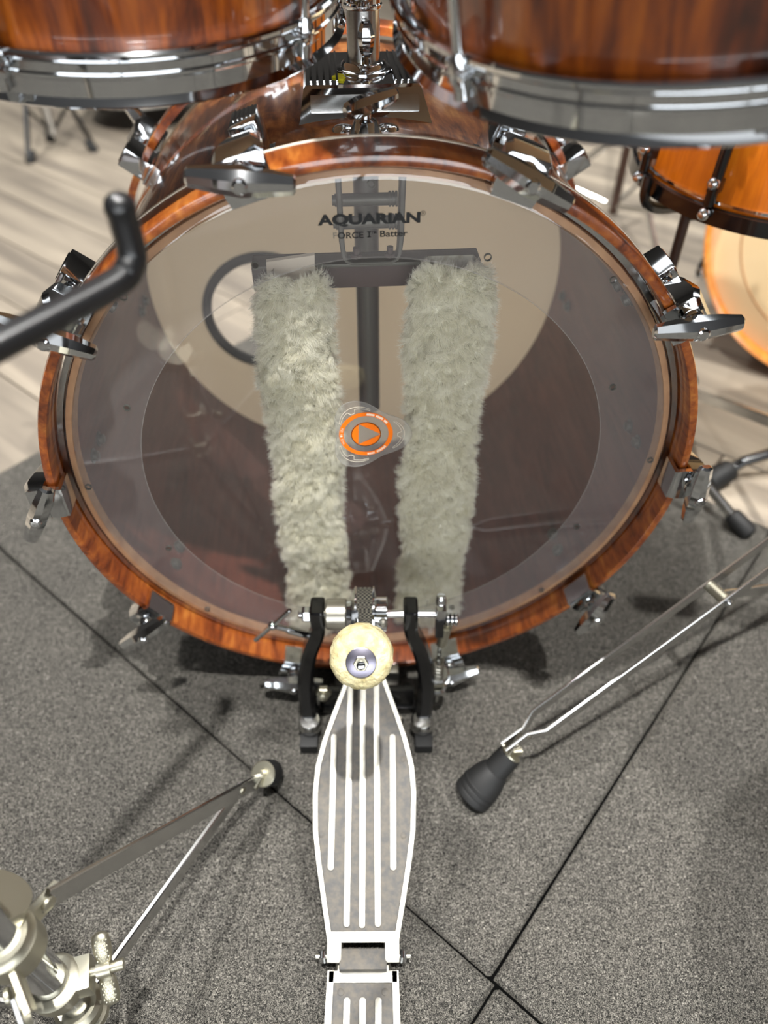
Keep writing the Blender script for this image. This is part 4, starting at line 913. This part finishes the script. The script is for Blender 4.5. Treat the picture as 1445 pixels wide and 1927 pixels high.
ft = onz(494, 1468, 0.030)-Vector((SX, SY, 0))
for k, (fx, fy) in enumerate(((ft.x, ft.y), (-0.27, 0.06), (0.10, -0.24))):
    hd = Vector((fx, fy, 0)).normalized(); sd_ = Vector((-hd.y, hd.x, 0)); tip = Vector((fx, fy, 0.034))
    root = hd*0.030+Vector((0, 0, 0.238))
    bm = NB(); strap(bm, [root, root.lerp(tip, 0.06), root.lerp(tip, 0.93), tip-hd*0.004], 0.018, 0.0036, (0, 0, 1)); lg = finish(bm, 'leg', 'chrome_worn', st)
    bm = NB(); strap(bm, [hd*0.012+Vector((0, 0, 0.238)), root.lerp(tip, 0.05)+sd_*0.004], 0.016, 0.006, (0, 0, 1)); rv = root+sd_*0.004; turned(bm, root-sd_*0.003, -sd_, [(0, 0.0052), (0.002, 0.0052), (0.003, 0.0035)], 14); finish(bm, 'leg_bracket', 'zinc', lg)
    bm = NB(); q = root.lerp(tip, 0.86); turned(bm, q-sd_*0.001, -sd_, [(0, 0.0040), (0.0018, 0.0038), (0.0026, 0.0024)], 14); finish(bm, 'rivet', 'zinc', lg)
    mid = root.lerp(tip, 0.88)+sd_*0.004; b0 = hd*0.018+sd_*0.004+Vector((0, 0, 0.062))
    bm = NB(); strap(bm, [b0, mid], 0.018, 0.0048, (0, 0, 1)); finish(bm, 'brace', 'chrome_worn', st)
    bm = NB(); c0 = tip+hd*0.006; ax_ = (hd*-0.55+Vector((0, 0, 0.83))).normalized(); turned(bm, c0+ax_*0.004, ax_, [(0, 0.0128), (0.0022, 0.0135), (0.0032, 0.0125)], 28); cyl(bm, c0+ax_*0.006, c0+ax_*0.014, 0.0042, seg=14); cyl(bm, c0+ax_*0.010, tip-hd*0.014+Vector((0, 0, 0.004)), 0.0040, seg=12); finish(bm, 'foot_disc', 'zinc', lg)
    bm = NB(); turned(bm, c0+ax_*0.0035, -ax_, [(0, 0.0125), (0.004, 0.0142), (0.014, 0.0142), (0.022, 0.0125), (0.0235, 0.010)], 28); finish(bm, 'rubber_foot', 'black_rubber', lg)
bm = NB(); turned(bm, (0, 0, 0.088), (0, 0, -1), [(0, 0.0150), (0.003, 0.0185), (0.010, 0.0185), (0.012, 0.015), (0.022, 0.015), (0.024, 0.0175), (0.032, 0.0175), (0.034, 0.014)], 32); finish(bm, 'brace_collar', 'zinc', st)
# basket arms, black with an upturned tip
S0 = Vector((SX, SY, 0))
bm = NB(); turned(bm, (0, 0, 0.49), (0, 0, 1), [(0, 0.014), (0.01, 0.020), (0.09, 0.034), (0.12, 0.034), (0.13, 0.02)], 24); finish(bm, 'basket_hub', 'black_gloss', st)
A_l = atd(0, 648, 0.318)-S0; A_b = atd(243, 520, 0.362)-S0; A_t = atd(226, 392, 0.345)-S0
arm = spline([A_l+(A_l-A_b)*1.3, A_l+(A_l-A_b)*0.6, A_l, A_l.lerp(A_b, 0.85), A_b+Vector((0.001, 0.001, 0.004)), A_b.lerp(A_t, 0.35)+Vector((0.002, 0.003, 0)), A_t], 6)
for k in range(3):
    bm = NB(); rm = Matrix.Rotation(R_(120*k), 3, 'Z'); tube(bm, [rm @ p for p in arm], [0.0072]*(len(arm)-1)+[0.0078], 16); ball(bm, rm @ A_t, 0.0078)
    finish(bm, 'basket_arm', 'black_satin', st)['label'] = 'black bent basket arm with upturned tip'

# ------------------------------------------------------------------ cymbal stand leg (right)
fR = onz(886, 1498, 0.004)
top3 = onz(1445, 1046, 0.200)
CXY = Vector((0.545, 0.050, 0))
cs_ = thing('cymbal_stand', 'double-braced chrome stand leg with a bell-shaped black rubber foot', 'stand', (CXY.x, CXY.y, 0))
fk = onz(1008, 1366, 0.075); dir_ = (top3-fk).normalized()
sdv = dir_.cross(Vector((0, 0, 1))).normalized()     # sideways across the two bars
hd = Vector((fR.x-CXY.x, fR.y-CXY.y, 0)).normalized()
far = fk+dir_*((CXY-Vector((fk.x, fk.y, 0))).length/Vector((dir_.x, dir_.y, 0)).length-0.03)
tip = onz(955, 1425, 0.044)
O = CXY
bm = NB(); cyl(bm, (0, 0, 0.05), (0, 0, 0.62), 0.0125, seg=24); finish(bm, 'column', 'chrome', cs_)
bm = NB(); turned(bm, (0, 0, far.z-0.02), (0, 0, 1), [(0, 0.018), (0.003, 0.022), (0.037, 0.022), (0.04, 0.018)], 24); finish(bm, 'leg_collar', 'chrome_worn', cs_)
bm = NB(); turned(bm, (0, 0, 0.06), (0, 0, 1), [(0, 0.018), (0.003, 0.020), (0.027, 0.020), (0.03, 0.018)], 24); finish(bm, 'brace_collar', 'chrome_worn', cs_)
legs = []
for sg in (-1, 1):
    off = sdv*(sg*0.0125); offn = sdv*(sg*0.0045)
    bm = NB(); strap(bm, [p-O for p in (fk-dir_*0.040+offn, fk-dir_*0.012+offn, fk+dir_*0.006+off, far+off)], 0.016, 0.0026, (0, 0, 1)); legs.append(finish(bm, 'leg_bar', 'chrome_worn', cs_))
bm = NB(); ax_ = (tip-fk).normalized(); strap(bm, [fk-dir_*0.020-O, tip-O, tip+ax_*0.012-O], [0.017, 0.015, 0.013], 0.0062, (0, 0, 1))
for t in (0.012, 0.028): turned(bm, fk-dir_*t-O+sdv*0.0045, sdv, [(0, 0.0036), (0.0016, 0.0034), (0.0024, 0.0020)], 14)
foot_root = finish(bm, 'leg_tip', 'steel', cs_)
fd = (fR-tip).normalized()
bm = NB(); L_ = ((fR-tip).length+0.006)/0.049; turned(bm, tip-O-fd*0.004, fd, [(t*L_, r*1.04) for t, r in [(0, 0.0105), (0.001, 0.0125), (0.017, 0.0135), (0.0175, 0.0145), (0.026, 0.0185), (0.034, 0.0200), (0.0345, 0.0207), (0.037, 0.0207), (0.0375, 0.0200), (0.039, 0.0207), (0.0415, 0.0207), (0.042, 0.0200), (0.0435, 0.0207), (0.047, 0.0205), (0.049, 0.017)]], 36); ff = finish(bm, 'rubber_foot', 'black_rubber', cs_, 30); ff['label'] = 'bell-shaped black rubber foot with grooved rim'
bm = NB(); turned(bm, tip-O-fd*0.0042, -fd, [(0, 0.0115), (0.0018, 0.0115), (0.002, 0.009)], 20); box(bm, tip-O-fd*0.008, (0.020, 0.006, 0.010), bev=0.001); finish(bm, 'foot_socket', 'zinc', foot_root)
spc = onz(1335, 1120, 0.150); tpar = (spc-fk).dot(dir_); spc = fk+dir_*tpar-O
bm = NB(); cyl(bm, spc-sdv*0.0125, spc+sdv*0.0125, 0.0062, seg=18); finish(bm, 'spacer', 'zinc', cs_)
bm = NB(); turned(bm, spc+sdv*0.0132, sdv, [(0, 0.0044), (0.003, 0.0044), (0.005, 0.002)], 14); finish(bm, 'rivet', 'chrome', cs_)
bm = NB(); strap(bm, [spc+sdv*0.004, Vector((0, 0, 0.075))-hd*0.0], 0.014, 0.0030, (0, 0, 1)); finish(bm, 'brace', 'chrome_worn', cs_)
for ang in (120, 240):
    rm = Matrix.Rotation(R_(ang), 3, 'Z'); p0 = rm @ (far-O); p1 = rm @ (Vector((fR.x, fR.y, 0.012))-O)
    bm = NB(); strap(bm, [p0, p1], 0.016, 0.010, (0, 0, 1)); finish(bm, 'leg_bar', 'chrome_worn', cs_)
    bm = NB(); turned(bm, p1+Vector((0, 0, 0.02)), (p1-p0).normalized(), [(0, 0.012), (0.02, 0.018), (0.03, 0.018)], 20); finish(bm, 'rubber_foot', 'black_rubber', cs_)

# unseen clear-headed floor tom, added to cast a ring-shaped shadow on the mat
FT = Vector((0.66, -0.33, 0.0)); shadow_tom = thing('floor_tom', 'unseen reddish-brown floor tom with clear heads, added out of view to cast a ring-shaped shadow', 'drum', FT)
bm = NB(); annulus(bm, [(0.200, 0.40), (0.200, 0.54), (0.192, 0.54), (0.192, 0.40)], 96, 'z'); finish(bm, 'shell', 'wood_tom', shadow_tom)
for z in (0.385, 0.535):
    bm = NB(); annulus(bm, [(0.203, z), (0.210, z), (0.210, z+0.025), (0.203, z+0.025)], 96, 'z'); finish(bm, 'hoop', 'chrome', shadow_tom)
    bm = NB(); turned(bm, (0, 0, z+0.012), (0, 0, 1), [(0, 0.2025), (0.0006, 0.2025)], 64); finish(bm, 'head', 'film', shadow_tom)
for k in range(3):
    a = R_(20+120*k); c_, s_ = math.cos(a), math.sin(a)
    bm = NB(); box(bm, (0.212*c_, 0.212*s_, 0.47), (0.030, 0.028, 0.05), Matrix.Rotation(a, 3, 'Z'), 0.003); finish(bm, 'leg_bracket', 'chrome', shadow_tom)
    bm = NB(); tube(bm, [(0.225*c_, 0.225*s_, 0.012), (0.225*c_, 0.225*s_, 0.52)], 0.0055, 12); lg = finish(bm, 'leg', 'chrome', shadow_tom)
    bm = NB(); turned(bm, (0.225*c_, 0.225*s_, 0.0), (0, 0, 1), [(0, 0.013), (0.03, 0.013), (0.036, 0.008)], 16); finish(bm, 'rubber_foot', 'black_rubber', lg)

# ------------------------------------------------------------------ second kit behind
B2 = Vector((0.835, 0.565, FZ)); R2 = 0.262
b2 = thing('bass_drum', 'pale-headed bass drum with bright orange wooden hoop, standing under the amber snare drum', 'drum', B2, R_(-33))
z2 = R2+0.012
bm = NB(); annulus(bm, [(R2-0.010, 0.0), (R2-0.004, -0.003), (R2, 0.002), (R2, 0.040), (R2-0.010, 0.040)], 96, 'y', (0, 0, z2)); finish(bm, 'hoop', 'orange_hoop', b2)['label'] = 'orange wooden hoop'
bm = NB(); turned(bm, (0, 0.020, z2), (0, 1, 0), [(0, R2-0.014), (0.002, R2-0.010), (0.012, R2-0.010)], 96); finish(bm, 'head', 'cream_head2', b2)
bm = NB(); annulus(bm, [(R2-0.060, 0.0185), (R2-0.057, 0.0185), (R2-0.057, 0.0205), (R2-0.060, 0.0205)], 96, 'y', (0, 0, z2)); finish(bm, 'head_ring', 'edge_tan', b2)
bm = NB(); annulus(bm, [(R2-0.016, 0.032), (R2-0.016, 0.42), (R2-0.024, 0.42), (R2-0.024, 0.032)], 96, 'y', (0, 0, z2)); finish(bm, 'shell', 'amber', b2)
for k in range(8):
    a = R_(22.5+45*k); nrm = Vector((math.sin(a), 0, math.cos(a)))
    if nrm.z < -0.9: continue
    bm = NB(); rot = Matrix.Rotation(a, 3, 'Y'); box(bm, Vector((0, 0.016, z2))+nrm*(R2+0.004), (0.024, 0.05, 0.010), rot, 0.002); turned(bm, Vector((0, -0.004, z2))+nrm*(R2+0.006), (0, -1, 0), [(0, 0.008), (0.010, 0.008), (0.013, 0.004)], 14); finish(bm, 'claw', 'chrome', b2)
SN2 = Vector((0.490, 0.356, 0)); ZS = 0.452; RSN = 0.162
sn = thing('snare_drum', 'amber snare drum with black hoops and chrome-tipped black lugs on a stand', 'drum', (SN2.x, SN2.y, ZS)); sn.rotation_euler = (R_(3), 0, 0)
bm = NB(); annulus(bm, [(RSN-0.008, 0.006), (RSN-0.008, 0.140), (RSN-0.016, 0.140), (RSN-0.016, 0.006)], 96, 'z'); finish(bm, 'shell', 'amber', sn)
for z in (0.0, 0.128):
    bm = NB(); annulus(bm, [(RSN-0.004, z), (RSN+0.002, z+0.001), (RSN+0.001, z+0.017), (RSN-0.004, z+0.018)], 96, 'z'); finish(bm, 'hoop', 'black_gloss', sn)
bm = NB(); turned(bm, (0, 0, 0.006), (0, 0, 1), [(0, RSN-0.006), (0.002, RSN-0.006)], 64); finish(bm, 'bottom_head', 'cream_head2', sn)
bm = NB(); turned(bm, (0, 0, 0.142), (0, 0, 1), [(0, RSN-0.006), (0.002, RSN-0.006)], 64); finish(bm, 'top_head', 'cream_head2', sn)
bm = NB(); annulus(bm, [(RSN-0.0078, 0.020), (RSN-0.0065, 0.020), (RSN-0.0065, 0.023), (RSN-0.0078, 0.023)], 96, 'z'); finish(bm, 'trim_line', 'chrome', sn)
me_l2 = me_t2 = None
for k in range(10):
    a = R_(-103+36*k)
    if me_l2 is None:
        bm = NB(); cyl(bm, (RSN+0.001, 0, 0.020), (RSN+0.001, 0, 0.128), 0.0060, seg=12); box(bm, (RSN-0.002, 0, 0.040), (0.014, 0.012, 0.014), bev=0.002); box(bm, (RSN-0.002, 0, 0.106), (0.014, 0.012, 0.014), bev=0.002); l2 = finish(bm, 'lug', 'black_gloss', sn); me_l2 = l2.data
        bm = NB(); ball(bm, (RSN+0.006, 0, 0), 0.0066); t2 = finish(bm, 'lug_tip', 'chrome', sn); me_t2 = t2.data; bpy.data.objects.remove(t2)
    else: l2 = link('lug', me_l2, None, sn)
    for z in (0.012, 0.044, 0.104, 0.134): link('lug_tip', me_t2, None, l2).location = (0, 0, z)
    l2.rotation_euler = (0, 0, a)
def tripod(name, label, x, y, h, rad, col_r, mat_c, mat_l, rot, group=None, basket=False, attach=0.25):
    t = thing(name, label, 'stand', (x, y, FZ), 0, group)
    bm = NB(); cyl(bm, (0, 0, 0.05), (0, 0, h), col_r, seg=16); finish(bm, 'column', mat_c, t)
    bm = NB(); turned(bm, (0, 0, attach-0.015), (0, 0, 1), [(0, col_r*1.3), (0.003, col_r*1.8), (0.027, col_r*1.8), (0.03, col_r*1.3)], 18); box(bm, (col_r*2.4, 0, attach), (col_r*2.4, 0.012, 0.016), bev=0.002); ball(bm, (col_r*4, 0, attach), 0.010); finish(bm, 'collar', 'chrome', t)
    bm = NB(); turned(bm, (0, 0, h*0.62), (0, 0, 1), [(0, col_r*1.2), (0.004, col_r*1.7), (0.026, col_r*1.7), (0.03, col_r*1.2)], 18); ball(bm, (col_r*2.6, 0, h*0.62+0.015), 0.012); finish(bm, 'height_clamp', 'chrome', t)
    for k in range(3):
        a = R_(rot+120*k); d = Vector((math.cos(a), math.sin(a), 0))
        bm = NB(); strap(bm, [d*col_r+Vector((0, 0, attach)), d*(rad-0.02)+Vector((0, 0, 0.022))], 0.014, 0.010, (0, 0, 1)); lg = finish(bm, 'leg', mat_l, t)
        bm = NB(); strap(bm, [d*col_r+Vector((0, 0, 0.07)), d*(rad*0.55)+Vector((0, 0, attach*0.46))], 0.010, 0.006, (0, 0, 1)); finish(bm, 'brace', mat_l, t)
        bm = NB(); dn = (d*rad-Vector((0, 0, attach*0.8))).normalized(); turned(bm, d*(rad-0.035)+Vector((0, 0, 0.032)), dn, [(0, 0.010), (0.004, 0.013), (0.035, 0.014), (0.040, 0.010)], 16); finish(bm, 'rubber_foot', 'black_rubber', lg)
        if basket:
            ofs = Vector((0.090, 0, 0)); bm = NB(); tube(bm, spline([Vector((0, 0, h-0.03)), ofs*0.6+d*0.05+Vector((0, 0, h-0.012)), ofs+d*0.150+Vector((0, 0, h-0.004)), ofs+d*0.172+Vector((0, 0, h+0.010)), ofs+d*0.174+Vector((0, 0, h+0.035))], 4), 0.006, 10); finish(bm, 'basket_arm', 'black_gloss', t)
    return t
tripod('snare_stand', 'thin dark snare stand carrying the amber snare drum', SN2.x-0.090, SN2.y, ZS-FZ-0.012, 0.22, 0.0065, 'dark_brown', 'chrome_worn', 75, basket=True, attach=0.15)
fa, fb_ = onz(48, 310, FZ), onz(190, 285, FZ); Lf = (fb_-fa).length; df = (fb_-fa)/Lf
p = (fa+fb_)/2+Vector((-df.y, df.x, 0))*(Lf/(2*math.sqrt(3))); tripod('cymbal_stand', 'chrome cymbal stand with black tripod legs on the plank floor', p.x, p.y, 0.95, Lf/math.sqrt(3), 0.012, 'chrome', 'black_gloss', math.degrees(math.atan2(fa.y-p.y, fa.x-p.x)), attach=0.30)
p = onz(1130, 440, FZ); tripod('cymbal_stand', 'thin dark-legged chrome stand on the plank floor behind the amber snare drum', p.x+0.02, p.y, 0.80, 0.26, 0.010, 'dark_brown', 'chrome_worn', 40, attach=0.24)
# dark drum standing far behind the chrome lugs
p = onz(246, 268, FZ)
dk = thing('floor_tom', 'dark brown drum standing far behind the bass drum lugs', 'drum', (p.x+0.02, p.y+0.25, FZ))
bm = NB(); annulus(bm, [(0.19, 0.09), (0.19, 0.45), (0.18, 0.45), (0.18, 0.09)], 64, 'z'); finish(bm, 'shell', 'dark_brown', dk)
for z in (0.08, 0.44):
    bm = NB(); annulus(bm, [(0.192, z), (0.200, z), (0.200, z+0.025), (0.192, z+0.025)], 64, 'z'); finish(bm, 'hoop', 'chrome', dk)
bm = NB(); turned(bm, (0, 0, 0.452), (0, 0, 1), [(0, 0.185), (0.002, 0.185)], 48); finish(bm, 'head', 'cream_head2', dk)
for k in range(3):
    a = R_(30+120*k); bm = NB(); tube(bm, [(0.205*math.cos(a), 0.205*math.sin(a), 0.012), (0.205*math.cos(a), 0.205*math.sin(a), 0.36)], 0.006, 12); lg = finish(bm, 'leg', 'chrome', dk)
    bm = NB(); turned(bm, (0.205*math.cos(a), 0.205*math.sin(a), 0.0), (0, 0, 1), [(0, 0.012), (0.03, 0.012), (0.034, 0.008)], 14); finish(bm, 'rubber_foot', 'black_rubber', lg)
# low black stand leg lying across the floor at the mat's edge
f0 = onz(1342, 902, FZ+0.012); f1 = onz(1400, 868, 0.030); f2 = onz(1500, 838, 0.060)
ls = thing('floor_stand', 'black stand leg with rubber foot reaching over the floor beside the mat edge', 'stand', (f2.x+0.22, f2.y+0.05, FZ))
Q = Vector((f2.x+0.22, f2.y+0.05, FZ))
bm = NB(); cyl(bm, (0, 0, 0.0), (0, 0, 0.30), 0.012, seg=16); finish(bm, 'column', 'black_gloss', ls)
bm = NB(); tube(bm, [f0-Q, f1-Q, f2-Q, Vector((0.0, 0, 0.12))], 0.0085, 12); finish(bm, 'leg', 'black_gloss', ls)
bm = NB(); d = (f0-f1).normalized(); turned(bm, f0-Q-d*0.035, d, [(0, 0.012), (0.006, 0.017), (0.04, 0.020), (0.046, 0.015)], 20); finish(bm, 'rubber_foot', 'black_rubber', ls)
print('planks', cnt, 'objects', len(bpy.data.objects))
